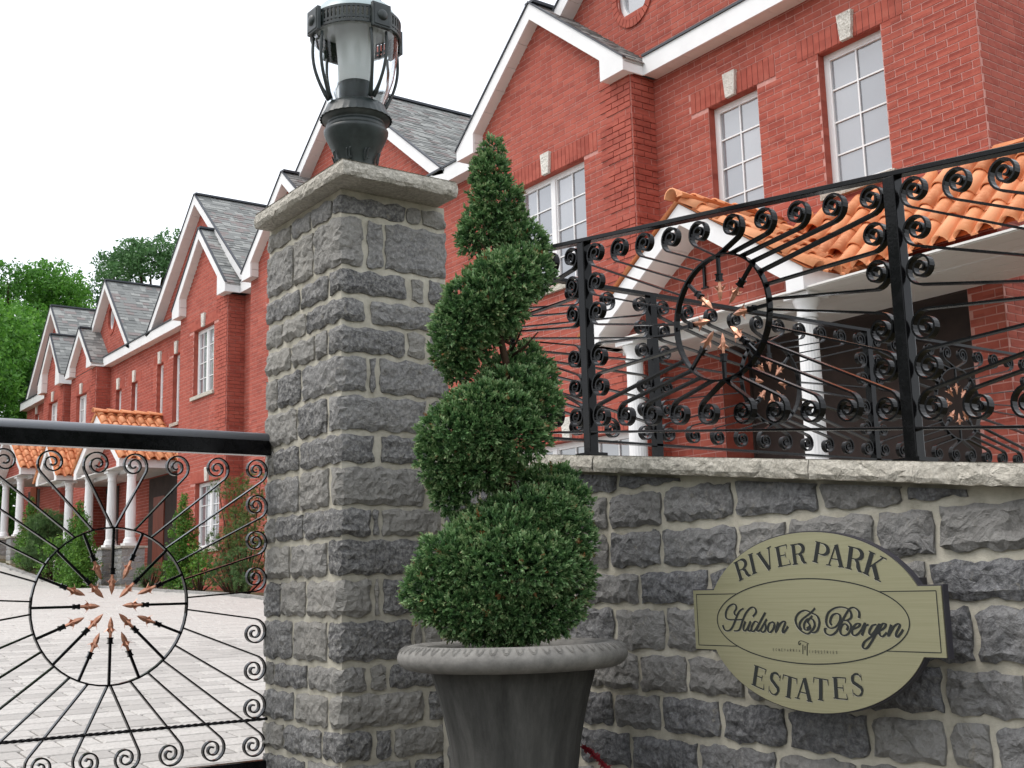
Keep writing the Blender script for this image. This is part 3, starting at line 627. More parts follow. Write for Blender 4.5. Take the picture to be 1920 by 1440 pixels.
CAPS= [('R', [(-2.4823, 0.0097), (-2.5011, 0.0654)]), ('I', [(-2.4411, 0.0226), (-2.4545, 0.082)]), ('V', [(-2.3813, 0.0336), (-2.4016, 0.0904)]), ('E', [(-2.3259, 0.0423), (-2.3345, 0.1001)]), ('R', [(-2.2708, 0.0455), (-2.2752, 0.1036)]), ('P', [(-2.2, 0.0445), (-2.1833, 0.1015)]), ('A', [(-2.1456, 0.0361), (-2.1369, 0.0946)]), ('R', [(-2.0859, 0.0235), (-2.0708, 0.084)]), ('K', [(-2.0309, 0.005), (-2.0045, 0.0637)]), ('E', [(-2.4563, -0.3021), (-2.4404, -0.2443)]), ('S', [(-2.3997, -0.3194), (-2.381, -0.2582)]), ('T', [(-2.3427, -0.3249), (-2.3308, -0.2661)]), ('A', [(-2.2875, -0.328), (-2.2797, -0.2678)]), ('T', [(-2.2268, -0.3252), (-2.2216, -0.2664)]), ('E', [(-2.1582, -0.3182), (-2.1578, -0.2605)]), ('S', [(-2.0999, -0.3073), (-2.1001, -0.2486)])]
def cal(pts, wmin, wmax):
    P = catmull([(x, z, 0) for x, z in pts], 5); P = [(p.x, p.y) for p in P]; W_ = []
    for i in range(len(P)):
        a = P[max(i-1, 0)]; b = P[min(i+1, len(P)-1)]; an = atan2(b[1]-a[1], b[0]-a[0])
        t = abs(sin(an-radians(-12))); W_.append(wmin+(wmax-wmin)*t**1.6)
    return P, W_
def offset_copy(mb2, P, W_, dx=-.0012, dz=-.0014):  # paler copy set down and to the left, showing as a thin rim
    ink(mb2, [(p[0]+dx, p[1]+dz) for p in P], W_, SY-.0003)
lite = MB()
for k, P in STROKES.items():
    thin = k[0] == 'l'
    p, W_ = cal(P, .0016 if thin else .0040, .0026 if thin else .0082)
    ink(eng, p, W_)
    if not thin: offset_copy(lite, p, W_)
# serif capitals in a unit box: stems thick, hairlines thin
def arc(cx, cz, rx, rz, a0, a1, n_=12): return [(cx+rx*cos(radians(a0+(a1-a0)*i/n_)), cz+rz*sin(radians(a0+(a1-a0)*i/n_))) for i in range(n_+1)]
TH, TN = .21, .055
def stem(x, z0=0, z1=1): return [([(x, z0), (x, z1)], TH), ([(x-.14, z0+TN/2), (x+.14, z0+TN/2)], TN), ([(x-.14, z1-TN/2), (x+.14, z1-TN/2)], TN)]
def bowl(x, z0, z1, rx):
    c = (z0+z1)/2; r = (z1-z0)/2; P = [(x, z1-TN/2)]+arc(x+rx*.45, c, rx*.55, r-TN/2, 90, -90, 14)+[(x, z0+TN/2)]
    Wd = [TN]+[TN+(TH-TN)*max(0, cos(radians(90-180*i/14)))**1.2 for i in range(15)]+[TN]
    return [(P, Wd)]
G = {'I': stem(0), 'R': stem(-.2)+bowl(-.2, .47, 1, .5)+[([(.02, .48), (.15, .4), (.2, .2), (.27, .05), (.38, .02)], [TN, TH*.8, TH, TH*.7, TN])],
 'P': stem(-.2)+bowl(-.2, .43, 1, .52),
 'V': [([(-.3, 1), (.0, .0)], TH), ([(.3, 1), (.02, .02)], TN*1.3), ([(-.42, .985), (-.16, .985)], TN), ([(.18, .985), (.42, .985)], TN)],
 'A': [([(.3, 0), (0, 1)], TH), ([(-.3, 0), (-.02, .98)], TN*1.3), ([(-.2, .33), (.18, .33)], TN), ([(-.42, .015), (-.18, .015)], TN), ([(.15, .015), (.43, .015)], TN)],
 'E': stem(-.2)+[([(-.2, .983), (.3, .983)], TN), ([(-.2, .017), (.32, .017)], TN), ([(-.15, .52), (.15, .52)], TN), ([(.3, 1), (.27, .76)], [.05, .02]), ([(.33, 0), (.29, .27)], [.06, .02]), ([(.15, .66), (.15, .38)], [.03, .03])],
 'K': stem(-.2)+[([(-.12, .38), (.28, .98)], TN*1.2), ([(-.02, .55), (.3, .02)], TH), ([(.14, .985), (.42, .985)], TN), ([(.17, .015), (.45, .015)], TN)],
 'T': [([(0, 0), (0, 1)], TH), ([(-.14, .017), (.14, .017)], TN), ([(-.34, .983), (.34, .983)], TN), ([(-.33, 1), (-.36, .74)], [.06, .02]), ([(.33, 1), (.36, .74)], [.06, .02])],
 'S': [(arc(.0, .745, .2, .24, 25, 215, 12)+[(-.02, .52), (.12, .42)]+arc(.0, .26, .21, .245, 35, -150, 12), [TN+(.0 if i < 3 else .05 if i < 8 else .11 if i < 18 else .05 if i < 22 else 0) for i in range(28)]), ([(.2, 1), (.21, .72)], [.02, .03]), ([(-.21, 0), (-.23, .3)], [.02, .03])]}
for ch, (b, t) in CAPS:
    b = Vector(b); t = Vector(t); up = t-b; h = up.length; rt = Vector((up.y, -up.x))
    for P, W_ in G[ch]:
        Q = [b+rt*(p[0]*1.22)+up*p[1] for p in P]; Q = [(q.x, q.y) for q in Q]
        ww = [v*h for v in W_] if isinstance(W_, list) else W_*h
        ink(eng, Q, ww); ink(lite, [(q[0]-.0012, q[1]-.0012) for q in Q], ww, SY-.0003)
# small sans capitals
SG = {'E': [[(.5,0),(0,0),(0,1),(.5,1)],[(0,.5),(.4,.5)]], 'C': [[(.5,.85),(.25,1),(0,.7),(0,.3),(.25,0),(.5,.15)]], 'H': [[(0,0),(0,1)],[(.5,0),(.5,1)],[(0,.5),(.5,.5)]], 'V': [[(0,1),(.25,0),(.5,1)]],
 'A': [[(0,0),(.25,1),(.5,0)],[(.1,.35),(.4,.35)]], 'R': [[(0,0),(0,1),(.4,1),(.5,.75),(.4,.5),(0,.5)],[(.25,.5),(.5,0)]], 'I': [[(.25,0),(.25,1)]], 'N': [[(0,0),(0,1),(.5,0),(.5,1)]], 'D': [[(0,0),(0,1),(.3,1),(.5,.7),(.5,.3),(.3,0),(0,0)]],
 'U': [[(0,1),(0,.2),(.25,0),(.5,.2),(.5,1)]], 'S': [[(.5,.85),(.25,1),(0,.8),(.1,.55),(.4,.45),(.5,.2),(.25,0),(0,.15)]], 'T': [[(0,1),(.5,1)],[(.25,0),(.25,1)]]}
def tiny(word, x0, x1, z):
    for i, ch in enumerate(word):
        x = x0+(x1-x0)*i/(len(word)-1)
        for P in SG[ch]: ink(eng, [(x+p[0]*.0062-.002, z+p[1]*.0075) for p in P], .0011)
tiny('ECHEVARRIA', -2.3855, -2.290, -.197); tiny('INDUSTRIES', -2.2535, -2.160, -.199)
eng.build('lettering', M['ink'], sign)
n = N('engraving_edge', .3, .6); n.col((.62,.60,.5)); M['lite'] = n.mat
tag(lite.build('lettering_edge', M['lite'], sign), kind='stuff')

# ---------------------------------------------------------------- lantern
n = N('dome_paint', .35); n.col((.36,.44,.45)); M['dome'] = n.mat
LX, LY, LZ = -4.705, 2.535, 1.823
lam = thing('lantern', (LX, LY, LZ), 'dark green post lantern with slatted band and clear globe standing on the pillar cap', 'lantern')
c = (LX, LY, LZ)
mb = MB(); mb.lathe([(.10,0),(.102,.02),(.084,.03),(.084,.12),(.092,.165),(.107,.205),(.124,.243),(.141,.278),(.150,.302),(.152,.316),(.138,.323)], c, 40); mb.build('base', M['lantern'], lam)
mb = MB(); mb.lathe([(.138,.323),(.143,.338),(.136,.343),(.136,.362),(.158,.368),(.163,.380)], c, 40)
mb.lathe([(.167,.374),(.162,.384),(.148,.415),(.138,.440),(.12,.444)], c, 96, rf=lambda r, z, a: r+(.005*abs(sin(a*16)) if z < .386 else 0)); mb.build('collar', M['lantern'], lam)
# raised leaf ornament on the cone
mb = MB()
for i in range(8):
    a = 2*pi*i/8
    for sg in (-1, 1):
        P = []
        for k in range(16):
            q = k/15; rad = .035*(1-.75*q); th = sg*(q*4.2)
            P_z = .17+rad*sin(th+1.2); P_a = a+sg*(.05+.28*rad*cos(th+1.2)/.1)
            rr_ = .096+(P_z-.13)*.27
            P.append((LX+rr_*cos(P_a), LY+rr_*sin(P_a), LZ+P_z))
        mb.tube(P, .0035, 5)
mb.build('scroll_ornament', M['lantern'], lam)
mb = MB(); mb.lathe([(.080,.43),(.080,.555)], c, 28); mb.build('socket', M['lantern'], lam)
mb = MB(); mb.lathe([(.082,.555),(.085,.66),(.098,.80),(.112,.862)], c, 28); mb.build('lamp_tube', M['frost'], lam)
gp = [(.125,.444),(.15,.50),(.178,.58),(.196,.68),(.203,.76),(.205,.84)]
mb = MB(); mb.lathe(gp+[(r-.003, z) for r, z in gp[::-1]], c, 40); mb.build('globe', M['clear'], lam)
# slatted band
mb = MB()
for z in (.778, .797, .852): mb.lathe([(.209,z),(.217,z),(.217,z+.012),(.209,z+.012),(.209,z)], c, 60, sm=False)
for i in range(64):
    a = 2*pi*i/64; d = Vector((cos(a), sin(a), 0)); t = Vector((-sin(a), cos(a), 0))
    mb.obox(Vector(c)+d*.213+Vector((0, 0, .82)), d*.003, t*.0055, Vector((0, 0, .042)))
mb.build('slatted_band', M['lantern'], lam)
va = atan2(-LY, -LX)
for k in range(4):
    a = va+radians(31)+k*pi/2; d = Vector((cos(a), sin(a), 0)); t = Vector((-sin(a), cos(a), 0)); z = Vector((0, 0, 1))
    pc = Vector(c)+d*.226+z*.815
    mb = MB(); mb.obox(pc, d*.010, t*.050, z*.060); mb.obox(pc+d*.010, d*.004, t*.042, z*.051); pl = mb.build('corner_plate', M['lantern'], lam); bevel(pl, .003)
    mb = MB(); V = []; n_ = 16
    for j in range(5):
        q = j/4*pi/2; 
        for i in range(n_): V.append(pc+d*(.013+.014*sin(q))+t*(.028*cos(q)*cos(2*pi*i/n_))+z*(.028*cos(q)*sin(2*pi*i/n_)))
    mb.add(V, [(j*n_+i, j*n_+(i+1) % n_, (j+1)*n_+(i+1) % n_, (j+1)*n_+i) for j in range(4) for i in range(n_)], 0, True); mb.build('boss', M['lantern'], pl)
    mb = MB()
    for sg in (-1, 1):
        P = []
        for i in range(13):
            q = i/12; zz = .755-.305*q; rad = .205*(1-q**2.3)+.142*q**2.3+.012*sin(q*pi); e = sg*(.036*cos(q*pi/2)**.7+.006)
            P.append(Vector(c)+d*rad+t*e+z*zz)
        mb.tube(P, [.0078]*9+[.008, .009, .011, .013], 6)
    mb.build('bracket', M['lantern'], lam)
mb = MB(); mb.lathe([(.212,.854),(.205,.875),(.175,.925),(.135,.955),(.122,.965)], c, 44); mb.build('dome', M['dome'], lam)
mb = MB(); mb.lathe([(.0,.866),(.12,.864),(.212,.8535)], c, 44); mb.build('reflector', M['refl'], lam)
mb = MB(); mb.lathe([(.122,.965),(.122,.975),(.118,1.08),(.10,1.10),(.07,1.13),(.02,1.16),(.012,1.20),(.02,1.22),(.0,1.25)], c, 36); mb.build('finial', M['lanterntop'], lam)

# ---------------------------------------------------------------- urn, soil, topiary
UX, UY = -3.248, 2.325
ug = gz(UX)
urn = thing('urn', (UX, UY, ug), 'large weathered stone urn with rolled rim by the wall, holding the spiral topiary', 'urn')
RZ = -.193
mb = MB()
p_ = [(.19,ug),(.205,ug+.0),(.205,ug+.07),(.16,ug+.10),(.14,ug+.14),(.16,ug+.17),(.185,ug+.20),(.195,ug+.30),(.198,-.68),(.202,-.58),(.212,-.50),(.228,-.42),(.248,-.34),(.266,-.28),(.274,-.225)]
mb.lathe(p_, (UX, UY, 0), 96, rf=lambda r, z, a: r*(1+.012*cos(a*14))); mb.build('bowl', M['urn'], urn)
rim = []
for i in range(25):
    a = radians(-150+ i*(300/24)); rim.append((.325+.052*cos(a), RZ-.022+.045*sin(a)))
rim = [(.268,RZ-.045)]+[(.325+.055*cos(radians(a)), RZ-.024+.040*sin(radians(a))) for a in range(-130, 131, 13)]+[(.283,RZ+.010),(.276,RZ-.008),(.264,-.252)]
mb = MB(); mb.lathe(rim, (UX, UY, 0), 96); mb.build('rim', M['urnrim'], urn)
# egg-and-dart moulding on the rim
mb = MB()
for i in range(56):
    a = 2*pi*i/56; d = Vector((cos(a), sin(a), 0)); t = Vector((-sin(a), cos(a), 0))
    for ww, hh in ((.0125, .030), (.0085, .024)):
        P = []
        for k in range(9):
            q = -1+2*k/8; e = ww*q; zz = hh*sqrt(max(0, 1-q*q)); ang = radians(62)-zz/.048
            P.append(Vector((UX, UY, RZ-.024))+d*(.325+.0555*cos(ang))+t*e+Vector((0, 0, .0445*sin(ang))))
        mb.tube(P, .0008, 4)
mb.build('egg_moulding', M['urnrim'], urn)
mb = MB(); mb.lathe([(0,-.25),(.265,-.256)], (UX, UY, 0), 32); mb.build('soil', M['soil'], urn)

def sprig_arrays(kind, seed):
    """a small spray: returns verts (n,3) pointing along +Z, tris, tint"""
    rr = random.Random(seed); V = []; Fs = []; T = []
    def leaf(p, d, L, w_, t):
        d = d.normalized(); s = d.cross(Vector((rr.uniform(-1,1), rr.uniform(-1,1), rr.uniform(-1,1)))).normalized()
        b = len(V); n_ = d.cross(s)*w_*.35
        V.extend([p-s*w_*.1, p+d*L*.5+s*w_*.55+n_, p+d*L, p+d*L*.5-s*w_*.55+n_]); Fs.extend([(b, b+1, b+2), (b, b+2, b+3)]); T.extend([t-.15, t, t+.25, t])
    if kind == 'yew':
        for k in range(5):
            z = k/5; d = Vector((rr.uniform(-1, 1), rr.uniform(-1, 1), 1.0+z)); p = Vector((0, 0, z*.55))+Vector((rr.uniform(-.08,.08), rr.uniform(-.08,.08), 0))
            leaf(p, d, rr.uniform(.38, .62), .20, .35+.3*z)
            for q in range(1): leaf(p+d.normalized()*.22, d+Vector((rr.uniform(-1,1), rr.uniform(-1,1), .2)), .3, .15, .45+.3*z)
    return np.array([tuple(v) for v in V]), np.array(Fs), np.array(T)
SPR = [sprig_arrays('yew', i) for i in range(5)]
def foliage(name, parent, mat, pts, dirs, scl, tint, variants, rng):
    """many leaf sprays joined in one mesh"""
    Vs = []; Fs = []; Ts = []; off = 0
    k = len(pts); which = rng.integers(0, len(variants), k)
    for vi, (v, f, t) in enumerate(variants):
        ii = np.where(which == vi)[0]
        if not len(ii): continue
        d = dirs[ii]; d = d/np.linalg.norm(d, axis=1, keepdims=True)
        ref = rng.normal(size=d.shape); a = np.cross(d, ref); a /= np.linalg.norm(a, axis=1, keepdims=True); b = np.cross(d, a)
        X = pts[ii][:, None, :]+scl[ii][:, None, None]*(v[None, :, 0:1]*a[:, None, :]+v[None, :, 1:2]*b[:, None, :]+v[None, :, 2:3]*d[:, None, :])
        Vs.append(X.reshape(-1, 3)); Fs.append((f[None]+(np.arange(len(ii))*len(v))[:, None, None]+off).reshape(-1, f.shape[1])); Ts.append((t[None]+tint[ii][:, None]).reshape(-1)); off += len(ii)*len(v)
    V = np.concatenate(Vs); F = np.concatenate(Fs); T = np.concatenate(Ts); nf, c_ = F.shape
    me = bpy.data.meshes.new(name); me.vertices.add(len(V)); me.vertices.foreach_set('co', V.ravel()); me.loops.add(F.size); me.loops.foreach_set('vertex_index', F.ravel().astype(np.int32))
    me.polygons.add(nf); me.polygons.foreach_set('loop_start', np.arange(0, F.size, c_, dtype=np.int32)); me.polygons.foreach_set('loop_total', np.full(nf, c_, dtype=np.int32))
    me.update(calc_edges=True); at = me.attributes.new('tint', 'FLOAT', 'POINT'); at.data.foreach_set('value', np.clip(T, 0, 1).astype(np.float32)); me.materials.append(mat)
    return link(name, me, parent)
topi = thing('spiral_topiary', (UX, UY, -.255), 'dark green clipped spiral topiary rising from the stone urn', 'topiary')
# clumps: (x offset along view-right, view-depth offset, z, rx, ry, rz)
d0 = Vector((cos(pitch)*sin(yaw), cos(pitch)*cos(yaw), 0)).normalized(); rt0 = Vector((cos(yaw), -sin(yaw), 0))
base = Vector((UX, UY, 0))
def clump_set(cl, dens, name, seed):
    rng = np.random.default_rng(seed); P = []; D = []; S = []; T = []
    for (u, dep, z, a, b, c_) in cl:
        cen = base+rt0*u+d0*dep; cen = np.array((cen.x, cen.y, z)); area = 4*pi*((a*b+a*c_+b*c_)/3)
        k = int(area*dens)
        d = rng.normal(size=(k, 3)); d /= np.linalg.norm(d, axis=1, keepdims=True)
        lump = 1+.07*np.sin(d[:, 0]*9+u*50)*np.sin(d[:, 1]*8+z*40)+.05*np.sin(d[:, 2]*13+z*9)
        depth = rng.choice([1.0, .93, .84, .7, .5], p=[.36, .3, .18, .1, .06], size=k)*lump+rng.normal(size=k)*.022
        loc = d*depth[:, None]; ax = np.array(rt0); ay = np.array(d0); az = np.array((0, 0, 1.))
        p = cen+loc[:, 0:1]*a*ax+loc[:, 1:2]*b*ay+loc[:, 2:3]*c_*az
        nn = d[:, 0:1]/a*ax+d[:, 1:2]/b*ay+d[:, 2:3]/c_*az; nn /= np.linalg.norm(nn, axis=1, keepdims=True)
        P.append(p); D.append(nn*.9+np.array((0, 0, .35))+rng.normal(size=(k, 3))*.38); S.append(rng.uniform(.022, .042, k)); 
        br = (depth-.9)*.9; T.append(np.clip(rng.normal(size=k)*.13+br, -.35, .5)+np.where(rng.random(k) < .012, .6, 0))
    return foliage(name, topi, M['yew'], np.concatenate(P), np.concatenate(D), np.concatenate(S), np.concatenate(T), SPR, rng)
CL = {'top': [(-0.027, 0.0, 1.507, 0.029, 0.046, 0.065), (-0.038, 0, 1.438, 0.056, 0.06, 0.069), (-0.016, 0, 1.349, 0.082, 0.075, 0.076), (-0.052, 0.0, 1.262, 0.081, 0.069, 0.064), (-0.1, 0.0, 1.209, 0.048, 0.047, 0.049)],
'second': [(0.033, 0.05, 1.266, 0.063, 0.062, 0.065), (0.077, 0.02, 1.177, 0.078, 0.073, 0.076), (0.065, -0.02, 1.079, 0.099, 0.087, 0.086), (-0.001, -0.07, 1.03, 0.116, 0.097, 0.092), (-0.084, -0.1, 0.959, 0.111, 0.091, 0.084), (-0.021, -0.08, 0.934, 0.093, 0.075, 0.066), (-0.145, -0.09, 0.871, 0.089, 0.08, 0.08), (-0.17, -0.05, 0.797, 0.075, 0.067, 0.066), (-0.106, -0.04, 0.834, 0.065, 0.061, 0.063), (-0.162, -0.02, 0.746, 0.05, 0.045, 0.041), (-0.042, 0.04, 0.902, 0.081, 0.064, 0.053), (-0.115, 0.0, 0.918, 0.11, 0.085, 0.071)],
'third': [(0.068, 0.12, 0.801, 0.056, 0.05, 0.046), (0.084, 0.07, 0.728, 0.085, 0.071, 0.064), (0.017, -0.0, 0.662, 0.134, 0.099, 0.077), (0.079, -0.0, 0.614, 0.101, 0.086, 0.081), (-0.057, -0.07, 0.589, 0.149, 0.11, 0.087), (-0.138, -0.09, 0.507, 0.148, 0.112, 0.093), (-0.014, -0.07, 0.497, 0.149, 0.11, 0.086), (-0.203, -0.06, 0.432, 0.092, 0.081, 0.079), (-0.105, -0.06, 0.411, 0.109, 0.084, 0.068), (-0.18, -0.02, 0.354, 0.074, 0.063, 0.058), (-0.2, 0.0, 0.303, 0.046, 0.042, 0.04), (0.01, 0.06, 0.747, 0.081, 0.061, 0.045), (-0.054, 0.03, 0.401, 0.09, 0.071, 0.059)],
'fourth': [(0.149, 0.14, 0.36, 0.092, 0.069, 0.053), (0.163, 0.08, 0.29, 0.109, 0.085, 0.07), (0.069, 0.0, 0.242, 0.164, 0.112, 0.076), (0.147, -0.0, 0.168, 0.131, 0.115, 0.115), (-0.022, -0.07, 0.178, 0.154, 0.107, 0.074), (-0.146, -0.09, 0.103, 0.149, 0.112, 0.091), (-0.007, -0.09, 0.065, 0.215, 0.157, 0.126), (0.16, 0.0, 0.027, 0.109, 0.108, 0.122), (-0.223, -0.06, 0.002, 0.122, 0.101, 0.095), (-0.115, -0.08, -0.053, 0.173, 0.121, 0.087), (0.059, -0.05, -0.075, 0.16, 0.114, 0.084), (-0.039, -0.02, -0.133, 0.154, 0.092, 0.043), (0.045, 0.12, 0.342, 0.081, 0.064, 0.053), (-0.103, 0.02, 0.203, 0.093, 0.072, 0.058)],
}
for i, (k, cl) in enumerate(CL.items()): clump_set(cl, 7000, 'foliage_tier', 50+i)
mb = MB()
tr = [(.0,0,-.26),(-.005,.02,-.1),(.01,.03,.05),(.03,.02,.17),(.02,0,.30),(-.01,.0,.42),(.0,.02,.55),(.02,.02,.66),(.0,0,.78),(-.03,0,.92),(-.03,0,1.12),(-.03,0,1.3)]
mb.tube([base+rt0*u+d0*d+Vector((0, 0, z)) for u, d, z in tr], [.026,.024,.022,.021,.02,.018,.016,.015,.013,.01,.007,.003], 8)
rb = random.Random(4)
for z in [(-.2+.022*i) for i in range(62)]:
    k = min(int((z+.26)/1.56*11), 10); u0, d0_, _ = tr[k]; a = rb.uniform(0, 6.28); L = rb.uniform(.06, .17)*(1.2-z*.6 if z < 1 else .5)
    s0 = base+rt0*u0+d0*d0_+Vector((0, 0, z)); e = s0+Vector((cos(a)*L, sin(a)*L, L*rb.uniform(.2, .9)))
    mb.tube([s0, (s0+e)/2+Vector((0,0,-.01)), e], [.006, .004, .002], 4)
mb.build('trunk', M['bark'], topi)
# red sprig of an astilbe beside the urn
red = thing('red_flower', (-2.98, 2.55, gz(-3)), 'small red feathery flower spike sticking up right of the urn', 'flower')
mb = MB(); R3 = random.Random(2)
P = [Vector((-2.985, 2.57, -.80)), Vector((-3.03, 2.56, -.62)), Vector((-3.10, 2.55, -.555)), Vector((-3.165, 2.55, -.527))]
P = catmull(P, 6); mb.tube(P, [.004]*len(P), 4); mb.tube([Vector((-2.96,2.58,gz(-3)+.02)), Vector((-2.965,2.575,-1.0)), P[0]], .004, 4)
for p in P[2:]:
    for q in range(16):
        d = Vector((R3.uniform(-1,1), R3.uniform(-1,1), R3.uniform(-1,1))).normalized()*.022*R3.uniform(.4, 1); s = d.orthogonal().normalized()*.005
        mb.add([p+d*.2-s, p+d*.2+s, p+d], [(0,1,2)])
mb.build('flower_spike', M['redleaf'], red)
# ---------------------------------------------------------------- brick walls
BH, BP = .0762, .232
def sub_iv(iv, holes):
    for h0, h1 in holes:
        o = []
        for a, b in iv:
            if h1 <= a or h0 >= b: o.append((a, b)); continue
            if h0 > a: o.append((a, h0))
            if h1 < b: o.append((h1, b))
        iv = o
    return iv
class Bricks:
    def __init__(s): s.b = []; s.mo = MB()
    def wall(s, plane, ufun, v0, v1, holes=(), quoin=None, soldiers=()):
        """plane = ('y', Y) faces -y with u = x;  ('x', X) faces +x with u = y"""
        soldiers = [(a, b, c, v0+math.ceil((d-v0)/BH-.5)*BH-.003) for a, b, c, d in soldiers]
        k = 0; v = v0
        while v < v1-.02:
            vm = v+BH/2; hs = [(a, b) for a, b, c, d in holes if c-.01 < vm < d+.01]
            ss = [(a, b) for a, b, c, d in soldiers if c-.02 < vm < d]
            for a, b in sub_iv(ufun(vm), hs):
                s.strip(plane, a, b, v, min(v+BH, v1))
            for a, b in sub_iv(ufun(vm), hs+ss):
                off = (BP/2 if k % 2 else 0)
                q = floor((a-off)/BP)*BP+off
                while q < b-.02:
                    x0, x1 = max(q, a), min(q+BP, b)
                    if x1-x0 > .035:
                        pr = .004
                        if quoin:
                            for qa, qb in quoin:
                                if x0 < qb and x1 > qa: pr = .004 if k % 8 == 0 else .016
                        s.b.append((plane, x0+.006, x1-.006, v+.006, min(v+BH, v1)-.006, pr))
                    q += BP
            v += BH; k += 1
        for a, b, c, d in soldiers:
            n_ = int((b-a)/BH); w_ = (b-a)/n_
            for i in range(n_): s.b.append((plane, a+i*w_+.004, a+(i+1)*w_-.005, c+.004, d-.004, .008))
    def strip(s, plane, a, b, c, d):
        t, X = plane
        V = [(a,X,c),(b,X,c),(b,X,d),(a,X,d)] if t == 'y' else [(X,a,c),(X,b,c),(X,b,d),(X,a,d)]
        s.mo.add(V, [(0,1,2,3)])
    def geo(s, mb, br):
        (t, X), a, b, c, d, p = br
        if t == 'y': V = [(a,X+.01,c),(b,X+.01,c),(b,X+.01,d),(a,X+.01,d),(a,X-p,c),(b,X-p,c),(b,X-p,d),(a,X-p,d)]
        else: V = [(X-.01,a,c),(X-.01,b,c),(X-.01,b,d),(X-.01,a,d),(X+p,a,c),(X+p,b,c),(X+p,b,d),(X+p,a,d)]
        mb.add(V, [(4,5,6,7),(0,1,5,4),(1,2,6,5),(2,3,7,6),(3,0,4,7)])
    def build(s, house, nobj=0):
        wl = s.mo.build('wall', M['bmortar'], house)
        if nobj:
            def full(b): return abs((b[2]-b[1])-(BP-.012)) < 1e-4 and abs((b[4]-b[3])-(BH-.012)) < 1e-4
            def key(b):
                (t, X), a, bb, c, d, p = b
                x, y = ((a+bb)/2, X) if t == 'y' else (X, (a+bb)/2)
                return x*x+y*y+c*c+(0 if c > 2.6 and x > -10.3 else 400)
            fl = sorted([b for b in s.b if full(b)], key=key)[:nobj]; ids = set(map(id, fl))
            me = {}
            for b in fl:
                (t, X), a, bb, c, d, p = b; kk = (t, round(p, 3))
                cx = (a+bb)/2; cz = (c+d)/2
                if kk not in me:
                    m_ = MB(); s.geo(m_, ((t, 0), a-cx, bb-cx, c-cz, d-cz, p)); me[kk] = m_.mesh('brick', M['brick'])
                link('brick', me[kk], wl, Matrix.Translation((cx, X, cz) if t == 'y' else (X, cx, cz)))
            rest = [b for b in s.b if id(b) not in ids]
        else: rest = s.b
        mb = MB()
        for b in rest: s.geo(mb, b)
        tag(mb.build('brick', M['brick'], wl), kind='stuff')
        return wl
def window(house, Y, x0, x1, z0, z1, nc=2, nr=4, lights=1, key=True, dark=False):
    """set back 0.1 behind the wall face Y; frame > pane, muntin, curtain"""
    yb = Y+.095; fw = .05
    root = MB()
    root.box((x0, yb, z1-fw), (x1, yb+.05, z1)); root.box((x0, yb, z0), (x1, yb+.05, z0+fw))
    root.box((x0, yb, z0+fw), (x0+fw, yb+.05, z1-fw)); root.box((x1-fw, yb, z0+fw), (x1, yb+.05, z1-fw))
    lw = (x1-x0-2*fw)/lights
    for i in range(1, lights): c_ = x0+fw+lw*i; root.box((c_-.045, yb-.012, z0+fw), (c_+.045, yb+.05, z1-fw))
    wn = root.build('window', M['white'], house)
    for i in range(lights):
        a, b = x0+fw+lw*i+(.045 if i else 0), x0+fw+lw*(i+1)-(.045 if i < lights-1 else 0)
        mb = MB(); sf = .022
        mb.box((a,yb+.006,z0+fw),(a+sf,yb+.04,z1-fw)); mb.box((b-sf,yb+.006,z0+fw),(b,yb+.04,z1-fw)); mb.box((a+sf,yb+.006,z0+fw),(b-sf,yb+.04,z0+fw+sf)); mb.box((a+sf,yb+.006,z1-fw-sf),(b-sf,yb+.04,z1-fw)); mb.build('sash', M['white'], wn)
        mb = MB()
        for k in range(1, nc): c_ = a+(b-a)*k/nc; mb.box((c_-.008,yb+.012,z0+fw+sf),(c_+.008,yb+.028,z1-fw-sf))
        for k in range(1, nr): c_ = z0+fw+(z1-z0-2*fw)*k/nr; mb.box((a+sf,yb+.013,c_-.008),(b-sf,yb+.027,c_+.008))
        mb.build('muntin', M['white'], wn)
        mb = MB(); dx = (b-a-2*sf)/nc; dz = (z1-z0-2*fw-2*sf)/nr
        P0 = MB(); P0.box((0,0,0),(dx,.004,dz)); pm = P0.mesh('pane', M['glass'])
        for p in range(nc):
            for q in range(nr): link('pane', pm, wn, Matrix.Translation((a+sf+p*dx, yb+.03, z0+fw+sf+q*dz)))
        mb = MB(); mb.box((a, yb+.10, z0), (a+(b-a)*.16, yb+.105, z1)); mb.box((b-(b-a)*.16, yb+.10, z0), (b, yb+.105, z1)); mb.build('curtain', M['curtain'], wn)
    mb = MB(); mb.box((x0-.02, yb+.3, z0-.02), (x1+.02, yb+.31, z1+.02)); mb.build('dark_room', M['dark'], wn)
    # reveals in brick and sill
    mb = MB(); mb.box((x0-.05, Y+.001, z1+.0), (x1+.05, yb+.06, z1+.03)); mb.box((x0-.03, Y+.001, z0), (x0-.001, yb+.06, z1)); mb.box((x1+.001, Y+.001, z0), (x1+.03, yb+.06, z1))
    mb.build('reveal', M['brick'], wn)
    mb = MB(); mb.box((x0-.06, Y-.05, z0-.075), (x1+.06, yb+.06, z0-.001)); mb.build('sill', M['cap'], wn)
    if key:
        c_ = (x0+x1)/2; mb = MB(); V = []
        for yy, k in ((Y+.01, 1), (Y-.045, .93)): V += [(c_-.07*k,yy,z1+.005),(c_+.07*k,yy,z1+.005),(c_+.10*k,yy,z1+.29),(c_-.10*k,yy,z1+.29)]
        mb.add(V, [(4,5,6,7),(0,1,5,4),(1,2,6,5),(2,3,7,6),(3,0,4,7)]); mb.build('keystone', M['keystone'], house)
    return (x0, x1, z0, z1), (x0-.27, x1+.27, z1+.005, z1+.235)
SHR = random.Random(11)
